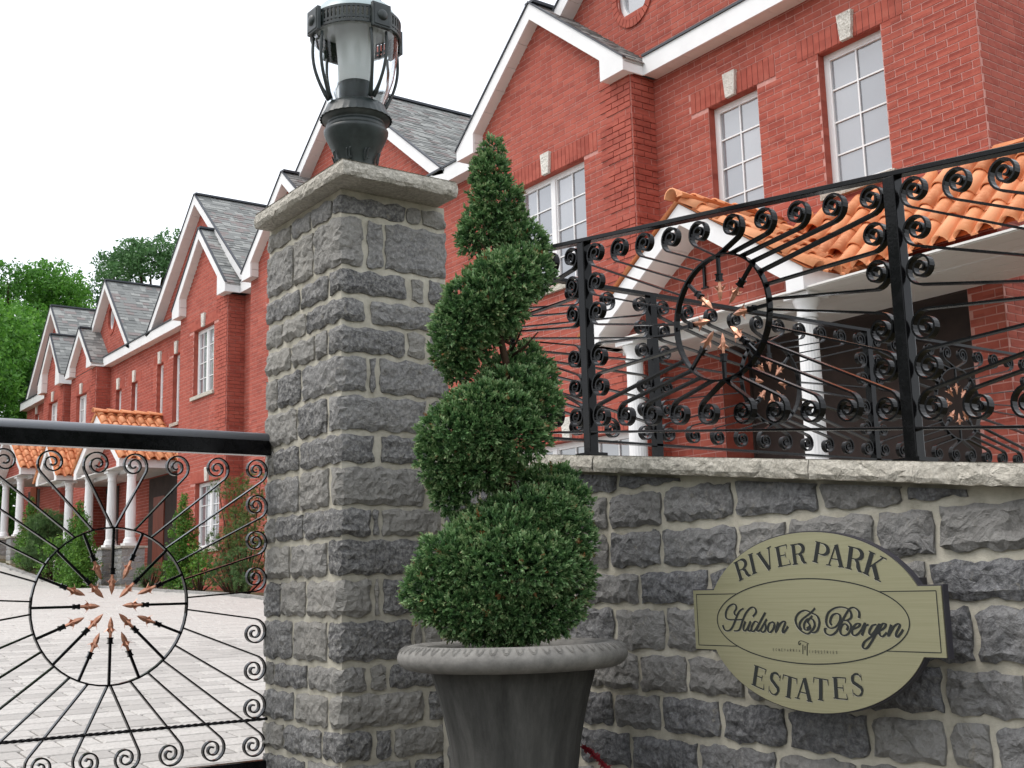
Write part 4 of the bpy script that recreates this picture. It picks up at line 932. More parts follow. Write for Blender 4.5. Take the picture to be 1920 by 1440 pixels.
def shingle_slope(house, e0, ey, up, nrm, L, H, far=False):
    """rows of tabs: e0 eave corner, ey unit vector along the eave, up unit vector up the slope"""
    mb = MB(); ex = .11; k = 0
    if far: ex = .14
    q = 0.0
    mb.add([e0-nrm*.03, e0+ey*L-nrm*.03, e0+ey*L+up*H-nrm*.03, e0+up*H-nrm*.03], [(0,1,2,3)], 2)
    mb.add([e0, e0+ey*L, e0+ey*L+up*H, e0+up*H], [(0,1,2,3)], 0)
    while q < H:
        x = -SHR.random()*.2
        while x < L:
            w_ = SHR.choice((.09, .14, .2, .28))*(1.2 if far else 1); a, b = max(0, x), min(L, x+w_)
            if b-a > .02:
                t = SHR.choice((.007, .012, .016)); h = min(ex+.02, H-q)
                p = e0+ey*a+up*q; r = e0+ey*b+up*q
                mb.add([p+nrm*t, r+nrm*t, r+up*h+nrm*.004, p+up*h+nrm*.004, p+nrm*.0, r+nrm*.0], [(0,1,2,3),(4,5,1,0)], SHR.choice((0,0,0,1,1,2,3)))
            x += w_
        q += ex; k += 1
    return mb.build('shingles', M['sh'], house)
def gable(house, c, hw, yf, yw, z0, ztip, slope, mat='white', fd=.21, box=.42, yback=14.5, shingles=True, far=False, tiles=False, pediment=False):
    """fascia boards, soffit, roof slopes of one street-facing gable"""
    ap = ztip+slope*hw; zin = lambda x: ap-fd*1.08-slope*abs(x-c)
    rf = None
    for sx in (-1, 1):
        if pediment:   # rake dies onto the level eave
            xo = c+sx*hw
            P = [(c, ap-fd*1.08), (c, ap), (xo, ztip), (xo, ztip-.05), (c+sx*(ap-fd*1.08-z0)/slope, z0)]
        else:
            xo = c+sx*hw; xi = c+sx*(hw-box)
            P = [(c, ap-fd*1.08), (c, ap), (xo, ztip), (xo, z0), (xi, z0), (xi, zin(xi))]
        if sx < 0: P = P[::-1]
        mb = MB(); mb.prism(P, yf, yf+.025); mb.build('fascia', M['white'], house)
        # soffit boards along the rake
        xe = c+sx*((ap-fd*1.08-z0)/slope if pediment else hw-box); Ls = sqrt(1+slope*slope)*abs(xe-c); n_ = max(2, int(Ls/.3))
        mb = MB()
        for i in range(n_):
            a = c+(xe-c)*(i+.012)/n_; b = c+(xe-c)*(i+1-.012)/n_
            V = [(a, yf+.02, zin(a)+.002), (b, yf+.02, zin(b)+.002), (b, yw+.02, zin(b)+.002), (a, yw+.02, zin(a)+.002)]; V += [(x, y, z+.012) for x, y, z in V]
            mb.add(V, [(0,1,2,3),(7,6,5,4),(0,4,5,1),(1,5,6,2),(2,6,7,3),(3,7,4,0)])
        mb.add([(c, yf+.02, zin(c)+.02), (xe, yf+.02, zin(xe)+.02), (xe, yw+.1, zin(xe)+.02), (c, yw+.1, zin(c)+.02)], [(0,1,2,3)], 1)
        mb.build('soffit', [M['soffit'], M['flash']], house)
        if not pediment:
            mb = MB(); mb.box((min(xi, xo)+.001, yf+.026, z0+.004), (max(xi, xo)-.022, yw+.02, z0+.012)); mb.build('soffit', M['soffit'], house)
            mb = MB()
            hgt = zin(xi)-z0
            for i in range(2): mb.box((xi-.006, yf+.026, z0+hgt*i/2+.013), (xi+.006, yw+.01, z0+hgt*(i+1)/2-.004+.01))
            mb.build('soffit', M['soffit'], house)
            mb = MB(); a, b = sorted((xo, xo-sx*.02)); mb.box((a, yf+.026, z0+.001), (b, yw+.15, ztip-.002)); mb.build('fascia', M['white'], house)
        # dark drip edge along the rake
        if not tiles:
            mb = MB(); o = sx*.02
            mb.add([(c, yf-.02, ap+.004), (xo+o, yf-.02, ztip-.016), (xo+o, yf+.03, ztip-.016), (c, yf+.03, ap+.004), (c, yf-.02, ap+.03), (xo+o, yf-.02, ztip+.01), (xo+o, yf+.03, ztip+.01), (c, yf+.03, ap+.03)], [(0,1,5,4),(4,5,6,7),(3,2,1,0),(1,2,6,5)]); mb.build('drip_edge', M['flash'], house)
        up = Vector((-sx, 0, slope)).normalized(); nrm = Vector((sx*slope, 0, 1)).normalized(); H = sqrt(1+slope*slope)*(hw+.03)
        e0 = Vector((c+sx*(hw+.03), yf+.03, ztip-slope*.03+.004))
        if tiles: continue
        if sx > 0 and shingles:
            shingle_slope(house, e0, Vector((0, 1, 0)), up, nrm, yback-yf-.03, H, far)
        else:
            mb = MB(); ey = Vector((0, 1, 0))*(yback-yf-.03); mb.add([e0, e0+ey, e0+ey+up*H, e0+up*H], [(0,1,2,3)]); mb.build('roof_slope', M['sh'][0], house)
    if not tiles:
        mb = MB(); mb.obox(Vector((c, (yf+yback)/2, ap+.012)), Vector((.09, 0, 0)), Vector((0, (yback-yf)/2, 0)), Vector((0, 0, .02))); mb.build('ridge_cap', M['flash'], house)
    return ap
def round_window(house, Y, c, z, rx, rz):
    P = lambda k, a: (c+rx*k*cos(a), z+rz*k*sin(a)); n_ = 32
    mb = MB()
    for i in range(n_):
        a, b = 2*pi*(i+.06)/n_, 2*pi*(i+.94)/n_
        V = [(P(k, q)[0], y, P(k, q)[1]) for y in (Y+.01, Y-.02) for k, q in ((1.0, a), (1.0, b), (1.28, b), (1.28, a))]
        mb.add(V, [(4,5,6,7),(0,1,5,4),(1,2,6,5),(2,3,7,6),(3,0,4,7)])
    mb.build('brick_surround', M['brick'], house)
    mb = MB(); V = [(P(k, 2*pi*i/n_)[0], y, P(k, 2*pi*i/n_)[1]) for k, y in ((1.0, Y-.018), (1.0, Y+.1), (1.0, Y+.05), (.8, Y+.05), (.8, Y+.1)) for i in range(n_)]
    mb.add(V[:2*n_], [(i, (i+1) % n_, n_+(i+1) % n_, n_+i) for i in range(n_)]); mb.build('reveal', M['brick'], house)
    mb = MB(); mb.add(V[2*n_:], [(j*n_+i, j*n_+(i+1) % n_, (j+1)*n_+(i+1) % n_, (j+1)*n_+i) for j in range(2) for i in range(n_)]); fr = mb.build('window', M['white'], house)
    mb = MB(); mb.add([(P(.82, 2*pi*i/n_)[0], Y+.085, P(.82, 2*pi*i/n_)[1]) for i in range(n_)], [tuple(range(n_))]); mb.build('pane', M['glass'], fr)
# barrel tile
def tile_mesh(L=.40, r=.078, name='roof_tile'):
    mb = MB(); n_ = 8; V = []
    for y, k in ((0, 1.0), (L, .86)):
        for rr_ in (r*k, (r-.014)*k):
            for i in range(n_+1): a = pi*i/n_; V.append((rr_*cos(a), y, rr_*sin(a)+(.022 if y == 0 else .0)))
    m_ = n_+1
    Fs = [(i, i+1, 2*m_+i+1, 2*m_+i) for i in range(n_)]+[(m_+i+1, m_+i, 3*m_+i, 3*m_+i+1) for i in range(n_)]+[(i+1, i, m_+i, m_+i+1) for i in range(n_)]
    mb.add(V, Fs, 0, True)
    # pan beside the barrel
    V = []
    for y, z in ((0, .012), (L, -.004)):
        for x, dz in ((r*.9, .012), (r*1.15, -.006), (r*1.5, -.006), (r*1.75, .012)): V.append((x, y, z+dz))
    mb.add(V, [(0,1,5,4),(1,2,6,5),(2,3,7,6)]); mb.add([(r*.9,0,.0),(r*1.75,0,.0),(r*1.75,0,.018),(r*.9,0,.018)], [(0,1,2,3)])
    return mb.mesh(name, M['tile'])
TM = tile_mesh(); TR = tile_mesh(.42, .095, 'ridge_tile')
TRND = random.Random(9)
def tile_slope(parent, e0, across, up, nrm, L, H, clip=None):
    nc_ = max(1, int(L/.205)); nr_ = int(math.ceil(H/.33))
    mb = MB(); mb.add([e0, e0+across*L, e0+across*L+up*H, e0+up*H], [(0,1,2,3)]); deck = mb.build('tile_deck', M['tileJ'], parent)
    for i in range(nc_):
        for j in range(nr_):
            p = e0+across*(.1+i*L/nc_)+up*(j*.33-.05)+nrm*.004
            if clip and not clip(p): continue
            R3_ = Matrix((across, up, nrm)).transposed().to_4x4(); hv = Matrix.Rotation(TRND.uniform(-.02, .02), 4, 'Z')
            sc = min(1, (H-j*.33+.05)/.40)
            link('roof_tile', TM, parent, Matrix.Translation(p) @ R3_ @ hv @ Matrix.Diagonal((1, sc, 1, 1)))
def ridge_tiles(parent, a, b, k=1):
    d = (b-a); L = d.length; d.normalize(); s = d.cross(Vector((0, 0, 1))).normalized(); u = s.cross(d)
    n_ = int(L/.36)+1
    for i in range(n_):
        R3_ = Matrix((s, d, u)).transposed().to_4x4(); link('ridge_tile', TR, parent, Matrix.Translation(a+d*(i*L/n_)) @ R3_ @ Matrix.Diagonal((1, min(1, (L/n_+.06)/.42), 1, 1)))
def column(parent, x, y, z0, z1, r=.1, ped=None):
    mb = MB(); n_ = 48
    fl = lambda rr_, z, a: rr_*(1-.045*(abs(sin(a*10))**.5 < .45))
    mb.lathe([(r*1.35,0),(r*1.35,.035),(r*1.2,.05),(r*1.28,.075),(r*1.1,.10),(r*1.02,.13)], (x, y, z0+.06), 32)
    mb.box((x-r*1.45, y-r*1.45, z0), (x+r*1.45, y+r*1.45, z0+.06))
    mb.lathe([(r,.19),(r*1.01,(z1-z0)*.4),(r*.86,z1-z0-.22)], (x, y, z0), 80, rf=lambda rr_, z, a: rr_*(1-.05*(cos(a*20) > .2)))
    mb.lathe([(r*.92,-.22),(r*.98,-.20),(r*.9,-.18),(r*.9,-.13),(r*1.1,-.09),(r*1.25,-.06),(r*1.25,-.045)], (x, y, z1), 32)
    mb.box((x-r*1.4, y-r*1.4, z1-.045), (x+r*1.4, y+r*1.4, z1-.001))
    c_ = mb.build('column', M['white'], parent)
    if ped is not None:
        w_ = .26; g = ped; mb = MB(); mb.box((x-w_+.02, y-w_+.02, g-.1), (x+w_-.02, y+w_-.02, z0-.045)); pd = mb.build('pedestal', M['mortar'], parent)
        mb = MB(); mb.box((x-w_-.03, y-w_-.03, z0-.045), (x+w_+.03, y+w_+.03, z0-.001)); mb.build('pedestal_cap', M['cap'], pd)
        rr_ = random.Random(int(x*10)); nz = int((z0-.045-g+.05)/.15)
        for j in range(nz):
            za, zb_ = z0-.05-.15*(j+1), z0-.05-.15*j
            for f_, ww in ((lambda s, t, h: Vector((x+s, y-w_+.02-h, t)), 0), (lambda s, t, h: Vector((x+w_-.02+h, y+s, t)), 1)):
                m_ = rr_.uniform(-.08, .08)
                for a, b in ((-w_+.02, m_-.006), (m_+.006, w_-.02)):
                    me = stone_mesh(f_, a, b, za+.006, zb_-.006, rr_.randint(0, 9999), depth=.02, ds=.06); me.materials.append(M['blockstone']); link('stone', me, pd)
    return c_
YW, YB, YF, YE = 9.37, 9.0, 8.83, 9.15
ZE = 6.0
def eave(house, x0, x1, z0=ZE, z1=None):
    z1 = z1 or z0+.23
    mb = MB(); mb.box((x0, YE, z0), (x1, YE+.025, z1)); mb.build('fascia', M['white'], house)
    n_ = max(1, int((x1-x0)/.3)); mb = MB()
    for i in range(n_): mb.box((x0+(x1-x0)*i/n_+.002, YE+.026, z0+.004), (x0+(x1-x0)*(i+1)/n_-.002, YW-.002, z0+.012))
    mb.build('soffit', M['soffit'], house)
    mb = MB(); mb.add([(x0,YE-.02,z1),(x1,YE-.02,z1),(x1,YW,z1+.06),(x0,YW,z1+.06),(x0,YE-.02,z1+.03),(x1,YE-.02,z1+.03),(x1,YW,z1+.09),(x0,YW,z1+.09)], [(0,1,5,4),(4,5,6,7),(1,2,6,5),(3,0,4,7),(0,3,2,1)]); mb.build('drip_edge', M['flash'], house)
def tri(c, hw, zt, slope): return lambda v: [(c-hw+max(0, (v-zt)/slope), c+hw-max(0, (v-zt)/slope))] if (v-zt)/slope < hw else []

def house(name_label, xl, xr, mains, bay, bayz, nobj=0, far=False, mwin=(), bwin=None, lwin=None, roundw=None, alcove=None, porchroof=None, endwall=False):
    h = thing('brick_house', ((xl+xr)/2, 11, gz((xl+xr)/2)), name_label, 'house', 'red brick houses in the terrace')
    g = gz((xl+xr)/2)-.6
    B = Bricks(); holes = []; sold = []; bh = []; bs = []
    for (a, b, c_, d) in mwin:
        o, s_ = window(h, YW, a, b, c_, d); holes.append(o); sold.append(s_)
    bx0, bx1 = bay
    if bwin: o, s_ = window(h, YB, *bwin[:4], nc=2, nr=bwin[5] if len(bwin) > 5 else 4, lights=2); bh.append(o); bs.append(s_)
    if lwin: o, s_ = window(h, YB, *lwin[:4], nc=2, nr=3, lights=lwin[4]); bh.append(o); bs.append(s_)
    if alcove: holes.append(alcove)
    iv = sub_iv([(xl, xr)], [(bx0, bx1)])
    B.wall(('y', YW), lambda v: iv, g, ZE+.02, holes, None, sold)
    qn = [(bx1-.36, bx1)]
    B.wall(('y', YB), lambda v: [(bx0, bx1)], g, ZE+.02, bh, qn, bs)
    B.wall(('x', bx1), lambda v: [(YB, YW)], g, ZE+.02, (), [(YB, YW-.07)])
    c_, hw, zt_, sl_ = bayz
    B.wall(('y', YB), tri(c_, hw-.12, zt_-.1, sl_), ZE+.02, zt_+sl_*hw-.2)
    gable(h, c_, hw, YF, YB, ZE, zt_, sl_, yback=11.5, far=far)
    for (c2, hw2, zt2, sl2) in mains:
        B.wall(('y', YW+.004), tri(c2, hw2-.1, zt2-.1, sl2), ZE+.28, zt2+sl2*hw2-.2, [(roundw[0]-roundw[2]*.9, roundw[0]+roundw[2]*.9, roundw[1]-roundw[3]*.75, roundw[1]+roundw[3]*.75)] if roundw else ())
        gable(h, c2, hw2, YE, YW, ZE+.2, zt2, sl2, yback=15, far=far, pediment=True)
    for a, b in sub_iv([(xl, xr+(.3 if endwall else 0))], [(bayz[0]-bayz[1]+.0, bayz[0]+bayz[1]-.0)]): eave(h, a+.001, b-.001)
    if roundw: round_window(h, YW, *roundw)
    if endwall:
        B.wall(('x', xr), lambda v: [(YW, 14.5)], g, 8.5)
    wl = B.build(h, nobj)
    # low main roof behind, rear body
    mb = MB(); mb.box((xl+.01, YW+.45, g), (xr-.02, 16, ZE)); mb.build('rear_body', M['darkbrick'], h)
    return h
HA = house('nearest red brick house, with orange-tiled porch numbered 1, right of the topiary', -13.4, -5.6, [(-9.75, 3.35, 6.2, .83)], (-13.33, -9.87), (-11.6, 1.8, 6.16, .817), nobj=300,
    mwin=[(-8.98,-8.24,3.86,5.34), (-7.40,-6.62,3.86,5.36)], bwin=(-12.28,-10.78,3.75,5.26), lwin=(-12.5,-10.05,.35,1.76,3), roundw=(-10.15,7.3,.30,.36), alcove=(-9.0,-5.95,-3,2.52), endwall=True)
HB = house('second red brick house, its wide gable rising behind the lantern', -21.6, -13.4, [(-17.8, 3.55, 6.2, .765)], (-21.0, -17.55), (-19.27, 1.8, 6.16, .84),
    mwin=[(-16.5,-15.9,3.95,5.4)], bwin=(-20.0,-18.6,4.0,5.4), lwin=(-20.0,-18.5,.9,2.3,2), roundw=(-17.4,7.3,.28,.34))
HC = house('red brick house just left of the pillar, with nested gables and white double window', -27.65, -21.6, [(-24.55, 3.0, 6.2, .88)], (-24.8, -22.15), (-23.4, 1.5, 6.2, 1.0),
    mwin=[(-26.25,-25.8,3.9,5.5), (-27.35,-26.9,3.9,5.45)], bwin=(-23.98,-22.85,4.15,5.58,4), lwin=(-23.75,-22.4,.95,2.3,2))
HD = house('red brick house with a round window in its upper gable', -33.35, -27.65, [(-31.0, 2.2, 6.15, 1.0)], (-33.25, -30.95), (-32.1, 1.2, 6.1, .95), far=True,
    mwin=[(-29.2,-28.75,3.8,5.3), (-30.45,-30.0,3.8,5.3)], bwin=(-32.7,-31.75,4.0,5.45), roundw=(-31.0,7.35,.27,.36))
HE = house('farthest red brick house of the terrace, beside the trees', -39.6, -33.35, [(-36.4, 2.5, 6.3, 1.0)], (-36.1, -34.0), (-35.05, 1.15, 6.3, 1.15), far=True,
    mwin=[(-38.6,-38.1,4.1,5.75)], bwin=(-35.55,-34.6,4.3,5.65))

def porch(label, grp, c, hw, yf, z0, zt_, sl_, yt, xr=None, cols=(), rh=.10, ped=None, lean_y=None, num=False):
    p = thing('porch', (c, yf, gz(c)), label, 'porch', grp)
    ap = gable(p, c, hw, yf, yt, z0, zt_, sl_, tiles=True, fd=.2, box=.2)
    B = Bricks(); B.wall(('y', yt), tri(c, hw-.1, zt_-.12, sl_), z0+.01, ap-.2); B.build(p)
    H = sqrt(1+sl_*sl_)*(hw+.07)
    for sx in (1, -1):
        up = Vector((-sx, 0, sl_)).normalized(); nrm = Vector((sx*sl_, 0, 1)).normalized(); ac = Vector((0, sx, 0))
        y0 = yf-.04 if sx > 0 else YW
        e0 = Vector((c+sx*(hw+.07), y0, zt_-sl_*.07+.02)); L = YW-yf+.04
        tile_slope(p, e0, ac, up, nrm, L-.01, H)
    ridge_tiles(p, Vector((c, yf-.10, ap+.03)), Vector((c, YW, ap+.03)))
    # side fascias of the gable, ceiling, beam
    x1 = xr if xr else c+hw
    mb = MB(); mb.box((c-hw+.02, yf+.03, z0+.012), (x1-.02, YW-.02, z0+.03)); mb.build('ceiling', M['soffit'], p)
    mb = MB(); n_ = int((YW-yf)/.2)
    for i in range(n_): mb.box((c-hw+.03, yf+.05+i*.2, z0+.004), (x1-.03, yf+.05+(i+1)*.2-.006, z0+.011))
    mb.build('ceiling_boards', M['soffit'], p)
    for s_ in (-1, 1):
        xx = c+s_*hw; a, b = sorted((xx, xx-s_*.02)); y1 = (lean_y if (lean_y and s_ > 0) else YW)-.002
        mb = MB(); mb.box((a, yt+.152, z0+.0), (b, y1, zt_-.015)); mb.build('side_fascia', M['white'], p)
    mb = MB(); mb.box((c-hw+.2, yt-.05, z0-.075), (c+hw-.2, yt-.002, z0+.003)); mb.build('beam', M['white'], p)
    if xr:
        zr_ = zt_+.0; L = xr-(c+hw)
        mb = MB(); mb.box((c+hw+.001, lean_y, z0), (xr, lean_y+.025, zt_-.01)); mb.build('fascia', M['white'], p)
        sl2 = 1.05; up = Vector((0, 1, sl2)).normalized(); nrm = Vector((0, -sl2, 1)).normalized()
        e0 = Vector((c+hw-1.1, lean_y-.035, zt_+.035)); Hh = sqrt(1+sl2*sl2)*(YW-lean_y+.07)
        zg = lambda x: ap-sl_*abs(x-c)
        tile_slope(p, e0, Vector((1, 0, 0)), up, nrm, xr-(c+hw)+1.1, Hh, clip=lambda q: q.z > zg(q.x)-.02)
        ridge_tiles(p, Vector((-5.5, YW-.05, zt_+.9)), Vector((xr, YW-.1, zt_+.9)))
    for cx_, cy_, cz0 in cols: column(p, cx_, cy_, cz0, z0+.001, rh, ped=None if ped is None else gz(cx_))
    if num:
        mb = MB(); x, z = num; y = yt-.03
        mb.box((x-.014, y, z-.12), (x+.014, y+.02, z+.12)); mb.box((x-.045, y, z-.133), (x+.045, y+.02, z-.12)); mb.add([(x-.014,y,z+.12),(x-.055,y,z+.075),(x-.05,y,z+.062),(x-.014,y,z+.085)], [(0,1,2,3)])
        mb.build('house_number', M['iron'], p)
    return p
pg = 'white columned porches with orange tiled roofs'
PA = porch('near porch with orange barrel-tile roof, white gable and number 1, behind the black fence', pg, -8.15, 1.5, 8.0, 2.52, 2.72, .67, 8.38, xr=-3.4, cols=((-6.80,8.2,-.2),(-9.12,8.2,-.2),(-4.2,8.72,-.2)), lean_y=8.55, num=(-8.2, 3.05))
# entrance alcove of the near house
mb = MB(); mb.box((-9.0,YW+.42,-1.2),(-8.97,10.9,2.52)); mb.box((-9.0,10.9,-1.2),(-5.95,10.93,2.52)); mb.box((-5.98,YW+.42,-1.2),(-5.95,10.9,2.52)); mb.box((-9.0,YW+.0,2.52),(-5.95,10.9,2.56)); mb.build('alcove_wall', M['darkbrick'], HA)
mb = MB(); mb.box((-9.0,YW+.01,-1.2),(-8.995,YW+.42,2.52)); mb.build('alcove_return', M['brick'], HA)
mb = MB(); mb.box((-7.6,10.84,-.4),(-6.1,10.9,1.75)); dr = mb.build('door', M['door'], HA)
mb = MB()
for i in range(4):
    for j in range(2): mb.box((-7.52+i*.37,10.82,-.25+j*.95),(-7.22+i*.37,10.839,.55+j*.95))
mb.build('door_panel', M['door'], dr)
mb = MB(); mb.box((-13,8.9,-.6),(-5,9.3,-.22)); mb.build('step', M['blockstone'], PA)
PC = porch('middle porch with orange tiles and three white columns on grey block pedestals', pg, -27.0, 1.7, 7.9, 2.78, 2.98, .68, 8.3, cols=((-25.12,8.12,1.08),(-26.45,8.12,1.10)), ped=True, rh=.105)
PD = porch('farther porch with a narrow white gable seen between gate scrolls', pg, -30.4, .95, 7.7, 2.85, 3.0, .9, 8.1, cols=((-28.1,8.1,1.1),(-29.75,8.1,.95)), ped=True, rh=.105)
PE = porch('farthest porch with orange tiles at the left edge of the picture', pg, -35.7, 1.9, 7.9, 3.4, 3.6, .68, 8.3, cols=((-34.6,8.1,1.75),(-36.3,8.1,1.78)), ped=True, rh=.105)
# dark entrances behind the far porches
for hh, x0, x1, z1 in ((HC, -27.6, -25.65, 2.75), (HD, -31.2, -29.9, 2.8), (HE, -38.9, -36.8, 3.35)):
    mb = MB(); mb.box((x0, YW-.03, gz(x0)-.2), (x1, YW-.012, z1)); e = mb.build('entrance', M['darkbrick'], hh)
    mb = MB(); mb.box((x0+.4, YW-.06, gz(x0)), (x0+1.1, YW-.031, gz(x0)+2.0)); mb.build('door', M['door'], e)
# ---------------------------------------------------------------- trees and shrubs
def leafcard(seed, n_=5):
    rr = random.Random(seed); V = []; Fs = []; T = []
    for k in range(n_):
        p = Vector((rr.uniform(-.5,.5), rr.uniform(-.5,.5), rr.uniform(-.4,.5))); d = Vector((rr.uniform(-1,1), rr.uniform(-1,1), rr.uniform(-.6,.8))).normalized(); s = d.orthogonal().normalized(); s = (Matrix.Rotation(rr.uniform(0,6.28), 3, d) @ s)
        b = len(V); L, w_ = rr.uniform(.25,.42), rr.uniform(.12,.2); V += [p-d*L, p+s*w_, p+d*L, p-s*w_]; Fs.append((b,b+1,b+2)); Fs.append((b,b+2,b+3)); t = .45+rr.uniform(-.2,.2); T += [t]*4
    return np.array([tuple(v) for v in V]), np.array(Fs), np.array(T)
LC = [leafcard(100+i) for i in range(5)]
def needles(seed, L=.6):
    rr = random.Random(seed); V = []; Fs = []; T = []
    for k in range(12):
        d = Vector((rr.uniform(-1,1), rr.uniform(-1,1), rr.uniform(.1,1.4))).normalized(); s = d.orthogonal().normalized()*.03; b = len(V); V += [-s, s, d*rr.uniform(.5,1)*L]; Fs.append((b,b+1,b+2)); T += [.3,.3,.75]
    return np.array([tuple(v) for v in V]), np.array(Fs), np.array(T)
ND = [needles(i) for i in range(4)]
def crown_mesh(parent, clumps, dens, size, mat, seed, var=LC, name='crown', shell=(1.0,.9,.75,.5), tone=.35):
    rng = np.random.default_rng(seed); P = []; D = []; S = []; T = []
    for (x, y, z, a, b, c_) in clumps:
        k = max(8, int(dens*(a*b+a*c_+b*c_))); d = rng.normal(size=(k, 3)); d /= np.linalg.norm(d, axis=1, keepdims=True)
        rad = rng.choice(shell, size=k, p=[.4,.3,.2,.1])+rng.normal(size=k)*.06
        P.append(np.array((x, y, z))+d*rad[:, None]*np.array((a, b, c_))); D.append(d+np.array((0,0,.4))+rng.normal(size=(k,3))*.4); S.append(rng.uniform(.6,1.3,k)*size)
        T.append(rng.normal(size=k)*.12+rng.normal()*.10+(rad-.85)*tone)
    return foliage(name, parent, mat, np.concatenate(P), np.concatenate(D), np.concatenate(S), np.concatenate(T), var, rng)
def tree(label, x, y, H, R, mat, seed, g='trees behind the terrace', dens=95, size=.26, cb=.22):
    rr = random.Random(seed); z0 = gz(x) if abs(x) < 400 else 6
    t = thing('leafy_tree', (x, y, z0), label, 'tree', g)
    mb = MB(); P = [Vector((x, y, z0-.2)), Vector((x+.2, y, z0+H*.3)), Vector((x-.1, y+.2, z0+H*.6)), Vector((x, y, z0+H*.9))]; mb.tube(P, [H*.022, H*.018, H*.012, .04], 8)
    cl = []
    for i in range(46):
        f_ = rr.random()**.85; z = z0+H*(cb+(1-cb)*f_); rad = R*sqrt(max(.02, 1-((f_-.38)/.66)**2))
        a = rr.uniform(0, 2*pi); q = rad*rr.uniform(.45, .95)**.6; s_ = R*rr.uniform(.2, .34)
        cl.append((x+cos(a)*q, y+sin(a)*q, z, s_, s_, s_*.75))
        if i % 4 == 0: mb.tube([Vector((x, y, z0+H*.25+(z-z0)*.3)), Vector((x+cos(a)*q*.5, y+sin(a)*q*.5, z-.1*H)), Vector((x+cos(a)*q, y+sin(a)*q, z))], [H*.008, H*.005, .02], 5)
    mb.build('trunk', M['bark'], t)
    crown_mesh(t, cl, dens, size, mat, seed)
    return t
tree('broad bright green tree filling the left edge above the gate', -46.5, 4.6, 12.4, 5.8, M['maple'], 1)
tree('tall bright green tree behind the far end of the terrace', -50, 11.0, 10.6, 4.3, M['maple'], 2)
tree('green tree rising beside the farthest house gable', -47, 13.8, 7.6, 3.0, M['maple'], 3)
tree('hazier green tree showing above the roofs left of the pillar', -53.5, 17.9, 13.8, 3.3, M['maple2'], 4, cb=.03, dens=90)
tree('lower dark green tree between the farthest porch and the picture edge', -44, 7.2, 6.5, 3.4, M['maple'], 5, cb=.02)
tree('shaded green tree low behind the gate rail', -48, 9.5, 8.5, 4.0, M['maple'], 6, cb=.02)

def cone_shrub(label, x, y, H, R, mat, seed, g='small conical cedars along the terrace'):
    z0 = gz(x)+.03; t = thing('cedar_shrub', (x, y, z0), label, 'shrub', g); rr = random.Random(seed); cl = []
    for i in range(26):
        f_ = (i+.5)/26; rad = R*min(1, 1.25*(1-f_)**.7); a = i*2.4
        for q in (0, 1): cl.append((x+cos(a+q*pi)*rad*.45, y+sin(a+q*pi)*rad*.45, z0+H*f_, rad*.62+.02, rad*.62+.02, H*.07))
    mb = MB(); mb.tube([Vector((x, y, z0-.05)), Vector((x, y, z0+H*.8))], [.03, .01], 6); mb.build('trunk', M['bark'], t)
    crown_mesh(t, cl, 420, .085, mat, seed, name='foliage'); return t
cone_shrub('cone-shaped bright cedar in front of the middle porch pedestal', -25.75, 7.25, 1.75, .42, M['cedar'], 21)
cone_shrub('slender bright cedar left of the lower double window', -21.8, 8.05, 1.75, .34, M['cedar'], 22)
cone_shrub('cone-shaped cedar beside the farthest porch', -32.9, 8.0, 1.75, .36, M['cedar'], 23)
cone_shrub('smaller cedar tucked beside the taller one at the middle porch', -25.1, 7.12, 1.4, .28, M['cedar'], 24)
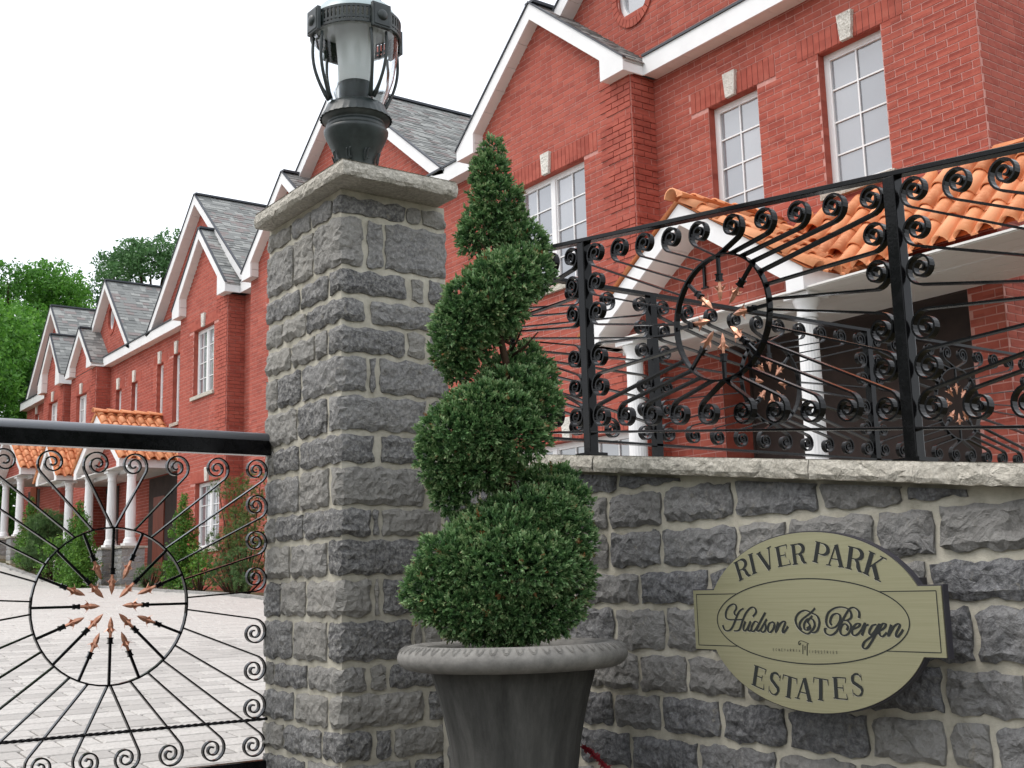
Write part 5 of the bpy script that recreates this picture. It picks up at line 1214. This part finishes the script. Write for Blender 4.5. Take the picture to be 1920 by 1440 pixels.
def bush(label, x, y, W_, D_, H, mat, seed, var=LC, size=.11, dens=130, name='bush', g=None, nb=16):
    z0 = gz(x)+.02; t = thing(name, (x, y, z0), label, 'bush', g); rr = random.Random(seed); cl = []; mb = MB()
    for i in range(nb):
        px, py, pz = rr.uniform(-1,1)*W_*.75, rr.uniform(-1,1)*D_*.75, rr.uniform(.15,.95)**1.0*H; s_ = rr.uniform(.14,.26)*min(W_*2, H*1.2)
        cl.append((x+px*(1-.35*pz/H), y+py*(1-.35*pz/H), z0+pz, s_, s_, s_*.65))
        mb.tube([Vector((x+px*.2, y+py*.2, z0)), Vector((x+px*(1-.35*pz/H), y+py, z0+pz))], [.018, .006], 4)
    mb.build('stems', M['bark'], t); crown_mesh(t, cl, dens, size, mat, seed, var=var, name='foliage'); return t
bush('loose pine shrub with brownish tips in front of the lower window', -18.85, 8.0, .62, .5, 2.0, M['pine'], 31, var=ND, size=.16, dens=360, name='pine_shrub', nb=22)
bush('low spreading evergreen in front of the pine shrub', -18.6, 7.75, .9, .3, .7, M['juniper'], 32, var=ND, size=.13, dens=800, name='juniper_bush')
bush('low green bush left of the pine along the bed edge', -20.2, 7.75, .8, .3, .75, M['cedar'], 33, size=.09, dens=240)
bush('feathery blue-green bush between the two far porches', -30.4, 7.8, .85, .4, 1.45, M['juniper'], 34, var=ND, size=.2, dens=420, name='juniper_bush', nb=22)
bush('rounded bush at the foot of the narrow gabled porch', -29.0, 7.6, .8, .4, 1.0, M['cedar'], 35, size=.11, dens=200)
bush('low bush beneath the farthest cedar', -31.8, 7.7, .7, .35, .8, M['cedar'], 36, size=.11, dens=200)
bush('small spreading bush by the slender cedar', -22.6, 7.7, .6, .3, .5, M['juniper'], 37, var=ND, size=.12, dens=700, name='juniper_bush')
# unseen trees added to darken reflections in iron and brass and shade the stones
for i, (x, y, H, R, lab) in enumerate(((6, -13, 9, 4.5, 'unseen leafy tree added across the road behind the viewer'), (-3, -15, 10, 5, 'second unseen leafy tree added across the road'), (14, -6, 10, 5, 'unseen leafy tree added beside the road behind the viewer'), (15, 5, 9, 4.5, 'unseen leafy tree added at the road end right of the viewer'), (-13, -14, 9, 4.5, 'unseen leafy tree added across the driveway opposite the houses'))):
    tree(lab, x*1.5, y*1.5, H, R, M['maple2'], 60+i, g='unseen trees added to darken reflections', dens=12, size=.75, cb=.05)
